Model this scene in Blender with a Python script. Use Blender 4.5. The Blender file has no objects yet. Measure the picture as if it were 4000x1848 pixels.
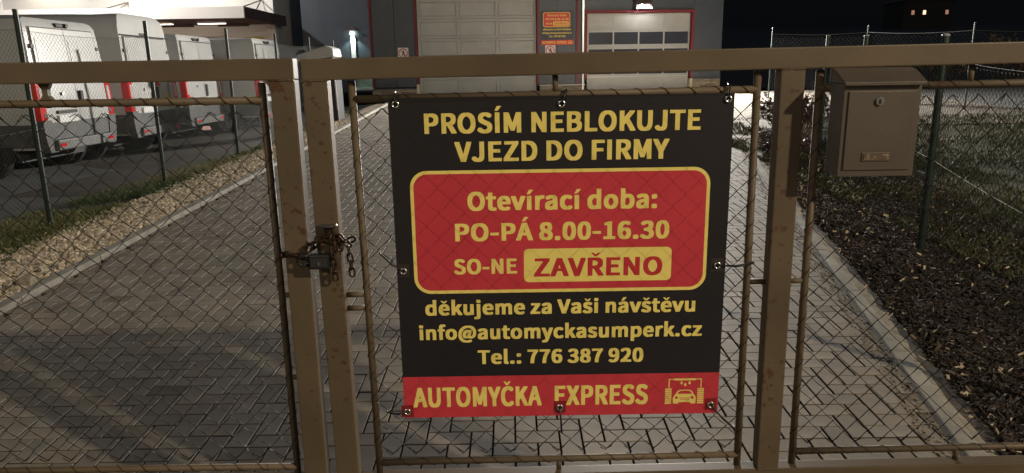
import bpy, bmesh, math, random, json
import numpy as np
from mathutils import Vector, Matrix, noise

random.seed(7)
rng = np.random.default_rng(11)
sc = bpy.context.scene
col = sc.collection
R = math.radians

# ------------------------------------------------------------------ camera
PITCH, ROLL = R(13.2), R(0.9)
CAM = Vector((0, -2.07, 1.65))
fw = Vector((0, math.cos(PITCH), -math.sin(PITCH)))
r0 = Vector((1, 0, 0)); u0 = r0.cross(fw)
cr = r0 * math.cos(ROLL) - u0 * math.sin(ROLL)
cu_ = u0 * math.cos(ROLL) + r0 * math.sin(ROLL)
cam_data = bpy.data.cameras.new('camera')
cam = bpy.data.objects.new('camera', cam_data); col.objects.link(cam)
cam_data.sensor_width = 36; cam_data.lens = 36 * 2773 / 4000
cam_data.clip_start = 0.02; cam_data.clip_end = 1500
M4 = Matrix((cr, cu_, -fw)).transposed().to_4x4(); M4.translation = CAM
cam.matrix_world = M4
sc.camera = cam

# ------------------------------------------------------------------ sky, exposure
w = bpy.data.worlds.new('World'); sc.world = w; w.use_nodes = True
wn = w.node_tree
sky = wn.nodes.new('ShaderNodeTexSky'); sky.sky_type = 'NISHITA'; sky.sun_disc = False
sky.sun_elevation = R(20); sky.sun_rotation = R(200); sky.air_density = 1.0; sky.dust_density = 0.4
wn.links.new(sky.outputs[0], wn.nodes['Background'].inputs[0])
wn.nodes['Background'].inputs[1].default_value = SKY_STRENGTH = 0.014
sc.view_settings.view_transform = 'Standard'; sc.view_settings.look = 'None'
sc.view_settings.exposure = 0.0; sc.view_settings.gamma = 1.0
sc.view_settings.use_curve_mapping = False
sc.render.engine = 'CYCLES'
sc.cycles.use_denoising = True
sc.cycles.max_bounces = 6; sc.cycles.diffuse_bounces = 3; sc.cycles.transparent_max_bounces = 6
sc.cycles.sample_clamp_indirect = 4.0

FLOOD_W, STREET_A_W, STREET_B_W = 22000, 4900, 800     # the real lamps, built further down

# ------------------------------------------------------------------ helpers
def link(o): col.objects.link(o); return o

MATS = {}
def mat(name, c, rough=0.7, metal=0.0, c2=None, scale=6.0, bump=0.0, bscale=40.0, emit=None, estr=0.0,
        attr=None, contrast=(0.35, 0.65), detail=5.0, spec=0.4, transl=None):
    if name in MATS: return MATS[name]
    m = bpy.data.materials.new(name); m.use_nodes = True; MATS[name] = m
    nt = m.node_tree; b = nt.nodes['Principled BSDF']; L = nt.links
    b.inputs['Base Color'].default_value = (*c, 1); b.inputs['Roughness'].default_value = rough
    b.inputs['Metallic'].default_value = metal; b.inputs['Specular IOR Level'].default_value = spec
    tc = nt.nodes.new('ShaderNodeTexCoord')
    last = None
    if c2 is not None:
        n = nt.nodes.new('ShaderNodeTexNoise'); n.inputs['Scale'].default_value = scale; n.inputs['Detail'].default_value = detail
        L.new(tc.outputs['Object'], n.inputs['Vector'])
        rp = nt.nodes.new('ShaderNodeValToRGB'); rp.color_ramp.elements[0].position = contrast[0]; rp.color_ramp.elements[1].position = contrast[1]
        rp.color_ramp.elements[0].color = (*c, 1); rp.color_ramp.elements[1].color = (*c2, 1)
        L.new(n.outputs['Fac'], rp.inputs[0]); last = rp.outputs[0]
    if attr:
        a = nt.nodes.new('ShaderNodeAttribute'); a.attribute_name = attr
        mx = nt.nodes.new('ShaderNodeMix'); mx.data_type = 'RGBA'; mx.blend_type = 'MULTIPLY'; mx.inputs[0].default_value = 1.0
        if last is None: mx.inputs[6].default_value = (*c, 1)
        else: L.new(last, mx.inputs[6])
        L.new(a.outputs['Color'], mx.inputs[7]); last = mx.outputs[2]
    if last is not None: L.new(last, b.inputs['Base Color'])
    if bump:
        n2 = nt.nodes.new('ShaderNodeTexNoise'); n2.inputs['Scale'].default_value = bscale; n2.inputs['Detail'].default_value = 6
        L.new(tc.outputs['Object'], n2.inputs['Vector'])
        bp = nt.nodes.new('ShaderNodeBump'); bp.inputs['Strength'].default_value = bump; bp.inputs['Distance'].default_value = 0.01
        L.new(n2.outputs['Fac'], bp.inputs['Height']); L.new(bp.outputs[0], b.inputs['Normal'])
    if emit:
        b.inputs['Emission Color'].default_value = (*emit, 1); b.inputs['Emission Strength'].default_value = estr
    if transl:
        t = nt.nodes.new('ShaderNodeBsdfTranslucent'); t.inputs[0].default_value = (*c, 1)
        ms = nt.nodes.new('ShaderNodeMixShader'); ms.inputs[0].default_value = transl
        out = nt.nodes['Material Output']
        L.new(b.outputs[0], ms.inputs[1]); L.new(t.outputs[0], ms.inputs[2]); L.new(ms.outputs[0], out.inputs[0])
    return m

class MB:
    def __init__(s): s.v = []; s.f = []
    def add(s, vs, fs):
        n = len(s.v); s.v += [tuple(p) for p in vs]; s.f += [tuple(i + n for i in q) for q in fs]; return s
    def box(s, c, d, rz=0.0, m=None):
        x, y, z = d[0] / 2, d[1] / 2, d[2] / 2
        vs = [Vector(p) for p in ((-x, -y, -z), (x, -y, -z), (x, y, -z), (-x, y, -z), (-x, -y, z), (x, -y, z), (x, y, z), (-x, y, z))]
        if m is not None: vs = [m @ p for p in vs]
        if rz: q = Matrix.Rotation(rz, 3, 'Z'); vs = [q @ p for p in vs]
        c = Vector(c)
        return s.add([p + c for p in vs], [(0, 3, 2, 1), (4, 5, 6, 7), (0, 1, 5, 4), (1, 2, 6, 5), (2, 3, 7, 6), (3, 0, 4, 7)])
    def bb(s, x0, x1, y0, y1, z0, z1): return s.box(((x0 + x1) / 2, (y0 + y1) / 2, (z0 + z1) / 2), (x1 - x0, y1 - y0, z1 - z0))
    def tube(s, pts, r, n=6, closed=False, cap=True):
        pts = [Vector(p) for p in pts]; k = len(pts); rings = []
        ref = Vector((0.13, 0.41, 0.9)).normalized()
        for i, p in enumerate(pts):
            a = pts[(i - 1) % k] if closed or i > 0 else p
            b = pts[(i + 1) % k] if closed or i < k - 1 else p
            t = (b - a).normalized()
            e = t.cross(ref)
            if e.length < 0.2: e = t.cross(Vector((1, 0, 0)))
            e.normalize(); g = t.cross(e)
            rr = r[i] if isinstance(r, (list, tuple)) else r
            rings.append([p + (e * math.cos(2 * math.pi * j / n) + g * math.sin(2 * math.pi * j / n)) * rr for j in range(n)])
        vs = [q for rg in rings for q in rg]; fs = []
        for i in range(k if closed else k - 1):
            a, b = i * n, ((i + 1) % k) * n
            for j in range(n): fs.append((a + j, a + (j + 1) % n, b + (j + 1) % n, b + j))
        if cap and not closed:
            fs.append(tuple(range(n))[::-1]); fs.append(tuple((k - 1) * n + j for j in range(n)))
        return s.add(vs, fs)
    def lathe(s, prof, n=20, c=(0, 0, 0), axis='Z', cap=True):
        vs = []; fs = []; c = Vector(c)
        for (r, h) in prof:
            for j in range(n):
                a = 2 * math.pi * j / n
                p = Vector((r * math.cos(a), r * math.sin(a), h))
                if axis == 'Y': p = Vector((p.x, p.z, p.y))
                elif axis == 'X': p = Vector((p.z, p.x, p.y))
                vs.append(p + c)
        for i in range(len(prof) - 1):
            for j in range(n): fs.append((i * n + j, i * n + (j + 1) % n, (i + 1) * n + (j + 1) % n, (i + 1) * n + j))
        if cap:
            fs.append(tuple(range(n))[::-1]); fs.append(tuple((len(prof) - 1) * n + j for j in range(n)))
        return s.add(vs, fs)
    def prism(s, poly, h0, h1, mp):
        n = len(poly)
        vs = [mp(a, b, h0) for a, b in poly] + [mp(a, b, h1) for a, b in poly]
        return s.add(vs, [tuple(range(n))[::-1], tuple(range(n, 2 * n))] + [(i, (i + 1) % n, n + (i + 1) % n, n + i) for i in range(n)])
    def mesh(s, name, m=None, smooth=False, bevel=0.0):
        me = bpy.data.meshes.new(name); me.from_pydata([tuple(p) for p in s.v], [], s.f)
        bm = bmesh.new(); bm.from_mesh(me)
        bmesh.ops.recalc_face_normals(bm, faces=bm.faces)
        if bevel:
            es = [e for e in bm.edges if len(e.link_faces) == 2 and e.calc_face_angle(0) > 0.6]
            bmesh.ops.bevel(bm, geom=es, offset=bevel, segments=2, profile=0.6, affect='EDGES', clamp_overlap=True)
        bm.to_mesh(me); bm.free()
        if smooth: me.polygons.foreach_set('use_smooth', [True] * len(me.polygons))
        if m: me.materials.append(m)
        return me
    def build(s, name, m=None, parent=None, smooth=False, bevel=0.0, loc=(0, 0, 0)):
        o = link(bpy.data.objects.new(name, s.mesh(name, m, smooth, bevel))); o.location = loc
        if parent is not None: o.parent = parent
        if smooth and bevel == 0:
            pass
        return o

def tag(o, label, cat, group=None):
    o['label'] = label; o['category'] = cat
    if group: o['group'] = group
    return o
def thing(name, label, cat, loc=(0, 0, 0), rz=0.0, group=None):
    o = link(bpy.data.objects.new(name, None)); o.location = loc; o.rotation_euler = (0, 0, rz); o.empty_display_size = 0.1
    return tag(o, label, cat, group)
def structure(o): o['kind'] = 'structure'; return o
def stuff(o, label=None, cat=None):
    o['kind'] = 'stuff'
    if label: o['label'] = label; o['category'] = cat
    return o
def copy_tree(o, parent=None):
    c = link(o.copy()); c.parent = parent
    for ch in list(o.children): copy_tree(ch, c)
    return c
def np_mesh(name, V, F, m, tone=None):
    me = bpy.data.meshes.new(name); V = np.asarray(V, np.float32); F = np.asarray(F, np.int32); k = F.shape[1]
    me.vertices.add(len(V)); me.vertices.foreach_set('co', V.ravel())
    me.loops.add(F.size); me.loops.foreach_set('vertex_index', F.ravel())
    me.polygons.add(len(F)); me.polygons.foreach_set('loop_start', np.arange(0, F.size, k, dtype=np.int32))
    me.polygons.foreach_set('loop_total', np.full(len(F), k, np.int32))
    me.update(calc_edges=True)
    if tone is not None:
        a = me.color_attributes.new('tone', 'FLOAT_COLOR', 'POINT')
        a.data.foreach_set('color', np.asarray(tone, np.float32).ravel())
    me.materials.append(m); me.validate(); me.shade_flat()
    return link(bpy.data.objects.new(name, me))

# ------------------------------------------------------------------ ground heights
KY = [-12, 0.0, 0.61, 4.16, 6.27, 8.2, 9.85, 10.7, 11.4, 11.9, 12.2]
KX = [1.0, 1.75, 1.90, 2.64, 3.05, 3.5, 3.95, 4.25, 4.75, 5.6, 7.2]
def xr(y): return float(np.interp(y, KY, KX)) if y < 12.2 else 13.0
def gz(x, y):
    d = 0.04 * min(y, 21.4)
    if x < -3.75:
        t = min(1.0, (-3.75 - x) / 1.9); t = t * t * (3 - 2 * t)
        d = d * (1 - t) + min(d, 0.10) * t
    if y > 29: d += (y - 29) * 0.066
    if y > 165: d += (y - 165) * 0.16
    return d
def patch(name, fx0, fx1, y0, y1, ny, nx, dz, m, kind='structure', wob=0.0):
    vs = []; fs = []
    for j in range(ny + 1):
        y = y0 + (y1 - y0) * j / ny; a, b = fx0(y), fx1(y)
        for i in range(nx + 1):
            x = a + (b - a) * i / nx
            if wob and i in (0, nx): x += wob * noise.noise(Vector((y * 1.7, i, 3.1)))
            vs.append((x, y, gz(x, y) + dz + (0.012 * noise.noise(Vector((x * 2, y * 2, 0))) if wob else 0)))
    for j in range(ny):
        for i in range(nx): q = j * (nx + 1) + i; fs.append((q, q + 1, q + nx + 2, q + nx + 1))
    o = link(bpy.data.objects.new(name, bpy.data.meshes.new(name)))
    o.data.from_pydata(vs, [], fs); o.data.materials.append(m); o['kind'] = kind
    return o

m_soil = mat('soil', (0.035, 0.028, 0.022), 0.95, c2=(0.06, 0.045, 0.032), scale=3, bump=0.6, bscale=30)
m_asph = mat('asphalt', (0.075, 0.075, 0.07), 0.9, c2=(0.12, 0.118, 0.11), scale=1.3, bump=0.5, bscale=120)
m_road = mat('road_asphalt', (0.10, 0.10, 0.097), 0.9, c2=(0.15, 0.147, 0.14), scale=0.8, bump=0.4, bscale=100)
m_joint = mat('joint_sand_shade', (0.014, 0.012, 0.010), 0.95, c2=(0.05, 0.044, 0.034), scale=9, bump=0.5, bscale=80)
m_paver = mat('paver_concrete', (0.178, 0.157, 0.130), 0.68, c2=(0.238, 0.212, 0.178), scale=5, bump=0.15, bscale=190, attr='tone', spec=0.3)
m_kerb = mat('kerb_concrete', (0.19, 0.178, 0.152), 0.85, c2=(0.29, 0.272, 0.235), scale=7, bump=0.5, bscale=90)
m_haunch = mat('rough_concrete', (0.16, 0.14, 0.105), 0.95, c2=(0.27, 0.24, 0.19), scale=9, bump=0.9, bscale=45)
m_gravel_bed = mat('gravel_bed', (0.12, 0.09, 0.06), 0.95, c2=(0.3, 0.24, 0.17), scale=60, bump=0.8, bscale=70)
m_grass_bed = mat('grass_ground', (0.025, 0.028, 0.014), 0.95, c2=(0.07, 0.07, 0.03), scale=4, bump=0.7, bscale=60)
m_pink = mat('red_paving', (0.36, 0.2, 0.16), 0.85, c2=(0.45, 0.27, 0.22), scale=12, bump=0.3)

terrain = patch('terrain', lambda y: -160, lambda y: 240, -14, 330, 86, 40, -0.10, m_soil)
street = patch('street', lambda y: -30, lambda y: 30, -13.5, -0.35, 6, 10, -0.012, m_asph)
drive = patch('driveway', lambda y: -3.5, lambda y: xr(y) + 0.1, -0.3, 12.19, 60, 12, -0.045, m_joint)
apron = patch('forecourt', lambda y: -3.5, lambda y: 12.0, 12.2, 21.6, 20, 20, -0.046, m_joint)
gravel_bed = patch('gravel_strip', lambda y: -4.45, lambda y: -3.52, 0.5, 19.0, 60, 8, -0.012, m_gravel_bed)
verge = patch('grass_verge', lambda y: -5.55, lambda y: -4.4, -0.3, 19.0, 60, 8, 0.0, m_grass_bed, wob=0.12)
yard = patch('yard', lambda y: -40, lambda y: -5.3, -0.3, 18.6, 40, 20, -0.006, m_asph)
redpave = patch('paving', lambda y: -40, lambda y: -5.3, 18.6, 25.5, 10, 20, -0.002, m_pink)
mulch_bed = patch('planting_bed', lambda y: xr(y) + 0.1, lambda y: xr(min(y, 11.5)) + 2.2, -0.3, 12.0, 60, 12, -0.004, m_soil, wob=0.1)
lawn = patch('lawn', lambda y: xr(min(y, 9)) + 1.5, lambda y: 26, -0.3, 13.9, 50, 40, -0.018, m_grass_bed)
road = patch('road', lambda y: 6.5 if y < 14.5 else 8.2, lambda y: 60, 12.9, 22.0, 20, 40, -0.004, m_road)
hillslope = patch('hillside', lambda y: 8.6, lambda y: 120, 22.0, 60, 20, 30, 0.06, m_soil)

# ------------------------------------------------------------------ pavers: 90 degree herringbone, each one a piece
C = 0.1
bricks = []
for j in range(-3, 214):
    for i in range(-35, 121):
        k = (i - j) % 4
        if k == 0: x0, x1, y0, y1 = i * C, (i + 2) * C, j * C, (j + 1) * C
        elif k == 3: x0, x1, y0, y1 = i * C, (i + 1) * C, j * C, (j + 2) * C
        else: continue
        lim = xr((y0 + y1) / 2) + 0.05 if y1 < 12.2 else 11.9
        x0c, x1c = max(x0, -3.5), min(x1, lim)
        if x1c - x0c < 0.03: continue
        bricks.append((x0c, x1c, y0, y1))
def px(p):
    v = Vector(p) - CAM; z = v.dot(fw)
    return (2000 + 2773 * v.dot(cr) / z, 924 - 2773 * v.dot(cu_) / z, z)
def paver_geo(b):
    x0, x1, y0, y1 = b; g = 0.0038; xc, yc = (x0 + x1) / 2, (y0 + y1) / 2
    hx, hy = (x1 - x0) / 2 - g, (y1 - y0) / 2 - g; c = 0.0022
    ta, tb, dz = rng.normal(0, 0.002), rng.normal(0, 0.002), rng.normal(0, 0.0006)
    V = []
    for (sx, sy, z) in ((hx - c, hy - c, 0.0), (hx, hy, -0.003), (hx, hy, -0.05)):
        for (a, d) in ((-1, -1), (1, -1), (1, 1), (-1, 1)): V.append((a * sx, d * sy, z + dz + ta * a * sx + (tb + 0.04) * d * sy))
    return V, (xc, yc, gz(xc, yc))
PF = [(0, 1, 2, 3)] + [(4 + i, 4 + (i + 1) % 4, (i + 1) % 4, i) for i in range(4)] + [(8 + i, 8 + (i + 1) % 4, 4 + (i + 1) % 4, 4 + i) for i in range(4)]
PMI = [0] * 5 + [1] * 4  # side faces take the dark joint sand, which doubles as shade between pavers
def tone_of(x, y):
    t = 1.0 + rng.normal(0, 0.06) + 0.10 * noise.noise(Vector((x * 0.6, y * 0.6, 5))) + 0.07 * noise.noise(Vector((x * 2.1, y * 2.1, 9))) - 0.07 * (math.exp(-((x + 1.75) / 0.28) ** 2) + math.exp(-((x - 0.05) / 0.28) ** 2))
    if rng.random() < 0.06: t *= 0.8
    w_ = rng.normal(0, 0.02)
    return (t * (1 + w_), t, t * (1 - w_), 1)
def vis(b):
    q = px(((b[0] + b[1]) / 2, (b[2] + b[3]) / 2, gz(0, (b[2] + b[3]) / 2)))
    if q[2] < 0.3 or not (-60 < q[0] < 4060 and -60 < q[1] < 1900): return 0
    return 1 / q[2] ** 3
order = sorted(range(len(bricks)), key=lambda i: -vis(bricks[i]))
big = set(order[:300])
V_, F_, T_ = [], [], []
for i, b in enumerate(bricks):
    V, c = paver_geo(b); t = tone_of(c[0], c[1])
    if i in big:
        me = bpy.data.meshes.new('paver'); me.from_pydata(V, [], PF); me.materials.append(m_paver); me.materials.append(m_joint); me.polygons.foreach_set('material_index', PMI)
        a = me.color_attributes.new('tone', 'FLOAT_COLOR', 'POINT'); a.data.foreach_set('color', np.array(t * 12, np.float32))
        o = link(bpy.data.objects.new('paver', me)); o.location = c; o.parent = drive
    else:
        n = len(V_); V_ += [(p[0] + c[0], p[1] + c[1], p[2] + c[2]) for p in V]; F_ += [tuple(q + n for q in f) for f in PF]; T_ += [t] * 12
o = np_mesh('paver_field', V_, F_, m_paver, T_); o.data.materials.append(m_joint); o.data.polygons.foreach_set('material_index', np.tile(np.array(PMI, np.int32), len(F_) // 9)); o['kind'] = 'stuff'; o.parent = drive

# ------------------------------------------------------------------ kerbs
def kerb_run(name, pts, wd, hgt, side):
    base = MB()
    root = None
    stones = []
    for (a, b) in zip(pts[:-1], pts[1:]):
        a, b = Vector(a), Vector(b); d = (b - a); L = d.length; d.normalize(); nrm = Vector((d.y, -d.x)) * side
        stones.append((a, b, d, nrm, L))
    vs = []; fs = []
    for q, p in enumerate(pts):
        p = Vector(p); d = stones[min(q, len(stones) - 1)][2]; nrm = stones[min(q, len(stones) - 1)][3]
        for off, dz in ((-0.005, -0.05), (wd + 0.10 + 0.035 * noise.noise(Vector((p.x * 3, p.y * 3, 1))), hgt - 0.035)):
            s_ = p + nrm * off; vs.append((s_.x, s_.y, gz(s_.x, s_.y) + dz))
    # haunch of rough concrete behind the stones, with an uneven edge
    hv = []; hf = []
    N = 10
    cnt = 0
    for (a, b, d, nrm, L) in stones:
        for k in range(N):
            p = a + d * L * k / N
            oo = wd + 0.075 + 0.05 * noise.noise(Vector((p.x * 2.3, p.y * 2.3, 7))) + 0.02 * noise.noise(Vector((p.x * 11, p.y * 11, 7)))
            for off, dz in ((wd - 0.01, hgt - 0.012), (oo * 0.97, hgt - 0.025), (oo, hgt - 0.10)):
                s_ = p + nrm * off; hv.append((s_.x, s_.y, gz(s_.x, s_.y) + dz))
            if cnt: 
                q = (cnt - 1) * 3; hf += [(q, q + 1, q + 4, q + 3), (q + 1, q + 2, q + 5, q + 4)]
            cnt += 1
    root = link(bpy.data.objects.new(name, bpy.data.meshes.new(name))); root.data.from_pydata(hv, [], hf); root.data.materials.append(m_haunch)
    structure(root)
    for (a, b, d, nrm, L) in stones:
        m = MB(); c = a + (b - a) / 2 + nrm * wd / 2
        z0 = (gz(a.x, a.y) + gz(b.x, b.y)) / 2; sl = (gz(b.x, b.y) - gz(a.x, a.y)) / L
        rot = Matrix.Rotation(math.atan2(d.y, d.x), 3, 'Z') @ Matrix.Rotation(-math.atan(sl), 3, 'Y')
        m.box((0, 0, 0), (L - 0.008, wd, 0.14), m=rot)
        o = m.build('kerb_stone', m_kerb, root, bevel=0.008, loc=(c.x, c.y, z0 + hgt - 0.07 + rng.normal(0, 0.002)))
    return root
kerb_run('kerb_left', [(-3.45, -0.3 + i) for i in range(0, 20)], 0.09, 0.045, -1)
kp = []; y = -0.3
xs_, ys_ = [], []
fine = [(xr(t), t) for t in np.arange(-0.3, 12.19, 0.02)]
acc = 0.0; kp = [fine[0]]
for a, b in zip(fine[:-1], fine[1:]):
    acc += math.hypot(b[0] - a[0], b[1] - a[1])
    if acc >= (1.0 if b[1] < 8.6 else 0.42): kp.append(b); acc = 0.0
kerb_run('kerb_right', kp, 0.08, 0.02, 1)

# ------------------------------------------------------------------ gravel, grass, bark mulch (uncountable)
ICO_V = np.array([(0, 0, 1), (.894, 0, .447), (.276, .851, .447), (-.724, .526, .447), (-.724, -.526, .447), (.276, -.851, .447),
                  (.724, .526, -.447), (-.276, .851, -.447), (-.894, 0, -.447), (-.276, -.851, -.447), (.724, -.526, -.447), (0, 0, -1)])
ICO_F = np.array([(0, 1, 2), (0, 2, 3), (0, 3, 4), (0, 4, 5), (0, 5, 1), (1, 6, 2), (2, 7, 3), (3, 8, 4), (4, 9, 5), (5, 10, 1),
                  (6, 7, 2), (7, 8, 3), (8, 9, 4), (9, 10, 5), (10, 6, 1), (11, 7, 6), (11, 8, 7), (11, 9, 8), (11, 10, 9), (11, 6, 10)])
def rotmats(n, flat=1.0):
    q = rng.normal(size=(n, 4)); q[:, 1:3] *= flat; q /= np.linalg.norm(q, axis=1)[:, None]
    w_, x, y, z = q.T
    return np.stack([np.stack([1 - 2 * (y * y + z * z), 2 * (x * y - z * w_), 2 * (x * z + y * w_)], -1),
                     np.stack([2 * (x * y + z * w_), 1 - 2 * (x * x + z * z), 2 * (y * z - x * w_)], -1),
                     np.stack([2 * (x * z - y * w_), 2 * (y * z + x * w_), 1 - 2 * (x * x + y * y)], -1)], -2)
def scatter(name, tv, tf, P, S, m, tones, flat=1.0):
    n = len(P); A = rotmats(n, flat)
    V = np.einsum('nij,nkj->nki', A, tv[None] * S[:, None, :]) + P[:, None, :]
    F = tf[None] + (np.arange(n) * len(tv))[:, None, None]
    T = np.repeat(np.concatenate([tones, np.ones((n, 1))], 1), len(tv), 0)
    return np_mesh(name, V.reshape(-1, 3), F.reshape(-1, tf.shape[1]), m, T)
def ptsz(X, Y, dz=0.0): return np.array([(x, y, gz(x, y) + dz) for x, y in zip(X, Y)])

m_stone = mat('gravel_stone', (1, 1, 1), 0.8, attr='tone', bump=0.2, bscale=120)
n = 15000
Y = 0.6 + 13.5 * rng.random(n) ** 1.25; X = -3.57 - 0.80 * rng.random(n) + 0.06 * rng.normal(size=n)
X = np.minimum(X, -3.555)
P = ptsz(X, Y, 0.006 + 0.012 * rng.random(n)[0]); P[:, 2] += 0.014 * rng.random(n)
s = (0.011 + 0.014 * rng.random(n)) * (1 + Y * 0.03); S = np.stack([s * (1 + 0.5 * rng.random(n)), s, s * (0.5 + 0.3 * rng.random(n))], 1)
b = (0.30 + 0.30 * rng.random(n)); T = np.stack([b * 1.04, b * 0.87, b * (0.58 + 0.14 * rng.random(n))], 1)
wsel = rng.random(n) < 0.10; T[wsel] = (0.62, 0.57, 0.48); dsel = rng.random(n) < 0.15; T[dsel] *= 0.5
stuff(scatter('gravel', ICO_V, ICO_F, P, S, m_stone, T, 0.4), 'loose tan gravel strip along the left kerb', 'gravel')

def grass(name, n, fx, fy, hmin, hmax, label, dry, dens):
    X = fx(n); Y = fy(n)
    keep = np.array([noise.noise(Vector((x * 0.9, y * 0.9, 2))) + 0.6 * noise.noise(Vector((x * 3.1, y * 3.1, 9))) > dens - 0.25 * r for x, y, r in zip(X, Y, rng.random(n))])
    X, Y = X[keep], Y[keep]; n = len(X)
    P = ptsz(X, Y, -0.004); a = rng.random(n) * 6.283; h = hmin + (hmax - hmin) * rng.random(n); wd = 0.0035 + 0.0025 * rng.random(n) + Y * 0.00025
    dx, dy = np.cos(a), np.sin(a); ln = h * (0.5 + 0.9 * rng.random(n)); b2 = rng.random(n) * 6.283
    tip = P + np.stack([np.cos(b2) * ln, np.sin(b2) * ln, h], 1); mid = P + np.stack([np.cos(b2) * ln * .35, np.sin(b2) * ln * .35, h * .65], 1)
    sd = np.stack([dx * wd, dy * wd, 0 * wd], 1)
    V = np.stack([P - sd, P + sd, mid + sd * .7, mid - sd * .7, tip], 1).reshape(-1, 3)
    o5 = np.arange(n)[:, None] * 5
    F = np.concatenate([o5 + np.array([[0, 1, 2]]), o5 + np.array([[0, 2, 3]]), o5 + np.array([[3, 2, 4]])])
    d = np.clip(np.array([noise.noise(Vector((x * 0.5, y * 0.5, 4))) for x, y in zip(X, Y)]) * 1.2 + dry + 0.35 * rng.normal(size=n), 0, 1)[:, None]
    T = (1 - d) * np.array([[0.032, 0.054, 0.014]]) + d * np.array([[0.13, 0.115, 0.045]])
    T = T * (1.6 if X.mean() < 0 else 0.72)
    T = np.repeat(np.concatenate([T * (0.7 + 0.6 * rng.random((n, 1))), np.ones((n, 1))], 1), 5, 0)
    return stuff(np_mesh(name, V, F, mat('grass_blade', (1, 1, 1), 0.7, attr='tone'), T), label, 'grass')
grass('grass', 46000, lambda n: -5.45 + 1.15 * rng.random(n) + 0.1 * rng.normal(size=n), lambda n: 2.0 + 15 * rng.random(n) ** 1.3, 0.03, 0.085,
      'patchy grass verge beneath the green fence beside the gravel', 0.35, -0.25)
grass('grass', 90000, lambda n: 3.6 + 15 * rng.random(n) ** 1.5, lambda n: 1.2 + 12.4 * rng.random(n) ** 1.2, 0.03, 0.075,
      'rough winter lawn beyond the planting bed on the right', 0.48, -0.12)

chip = np.array([(-1, -1, -1), (1, -.7, -1), (1, .7, -1), (-1, 1, -1), (-.8, -.8, 1), (.9, -.5, 1), (.8, .6, 1), (-.9, .7, 1)], float)
chf = np.array([(0, 3, 2, 1), (4, 5, 6, 7), (0, 1, 5, 4), (1, 2, 6, 5), (2, 3, 7, 6), (3, 0, 4, 7)])
m_chip = mat('bark_chip', (1, 1, 1), 0.85, attr='tone')
n = 21000
Y = 0.1 + 11.0 * rng.random(n) ** 1.5; X = np.array([xr(y) for y in Y]) + 0.19 + 1.75 * rng.random(n) ** 1.25
P = ptsz(X, Y, 0.008); P[:, 2] += 0.03 * rng.random(n) * (0.5 + 0.5 * np.sin(X * 5) * np.cos(Y * 4))
L_ = 0.009 + 0.02 * rng.random(n) ** 1.5; S = np.stack([L_, L_ * (0.25 + 0.3 * rng.random(n)), np.full(n, 0.0035)], 1)
b = 0.011 + 0.024 * rng.random(n) ** 2; T = np.stack([b * 1.5, b * 0.98, b * 0.72], 1)
l = rng.random(n) < 0.035; T[l] = np.array([0.10, 0.075, 0.05]) * (0.5 + rng.random((l.sum(), 1)))
stuff(scatter('bark_mulch', chip, chf, P, S, m_chip, T, 0.35), 'dark bark mulch between the right kerb and the lawn', 'mulch')
n = 420
Y = 0.3 + 8 * rng.random(n) ** 1.4; X = np.array([xr(y) for y in Y]) + 0.12 + 1.6 * rng.random(n) ** 1.3
P = ptsz(X, Y, 0.035); S = np.stack([0.008 + 0.018 * rng.random(n), 0.006 + 0.006 * rng.random(n), np.full(n, 0.0012)], 1)
T = np.array([0.5, 0.40, 0.26]) * (0.35 + 0.9 * rng.random((n, 1)))
stuff(scatter('dry_leaves', chip, chf, P, S, m_chip, T, 0.5), 'pale dry leaf scraps scattered over the mulch', 'leaves')
n = 2600   # grit and crumbs in the paving joints and against the kerbs
Y = 0.2 + 9 * rng.random(n) ** 1.5; sel = rng.random(n) < 0.6
X = np.where(sel, np.array([xr(y) for y in Y]) - 0.03 - 0.10 * rng.random(n) ** 2, -3.42 + 0.12 * rng.random(n) ** 2)
P = ptsz(X, Y, 0.004); s = 0.002 + 0.004 * rng.random(n); S = np.stack([s * 1.6, s, s * .5], 1)
b = 0.08 + 0.25 * rng.random(n) ** 2; T = np.stack([b, b * .85, b * .65], 1)
stuff(scatter('grit', ICO_V, ICO_F, P, S, m_stone, T, 0.5), 'grit and crumbs lying along the kerbs', 'grit')

m_block = mat('old_concrete', (0.2, 0.17, 0.12), 0.9, c2=(0.3, 0.26, 0.2), scale=30, bump=0.5)
o = MB().prism([(-.045, -.04), (.05, -.045), (.045, .04), (-.05, .045)], -0.05, 0.085, lambda a, b, h: (a, b, h)).build('marker_block', m_block, None, bevel=0.006, loc=(-3.62, 3.02, gz(-3.62, 3.02)))
tag(o, 'small square concrete marker block at the edge of the gravel', 'block')

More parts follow.
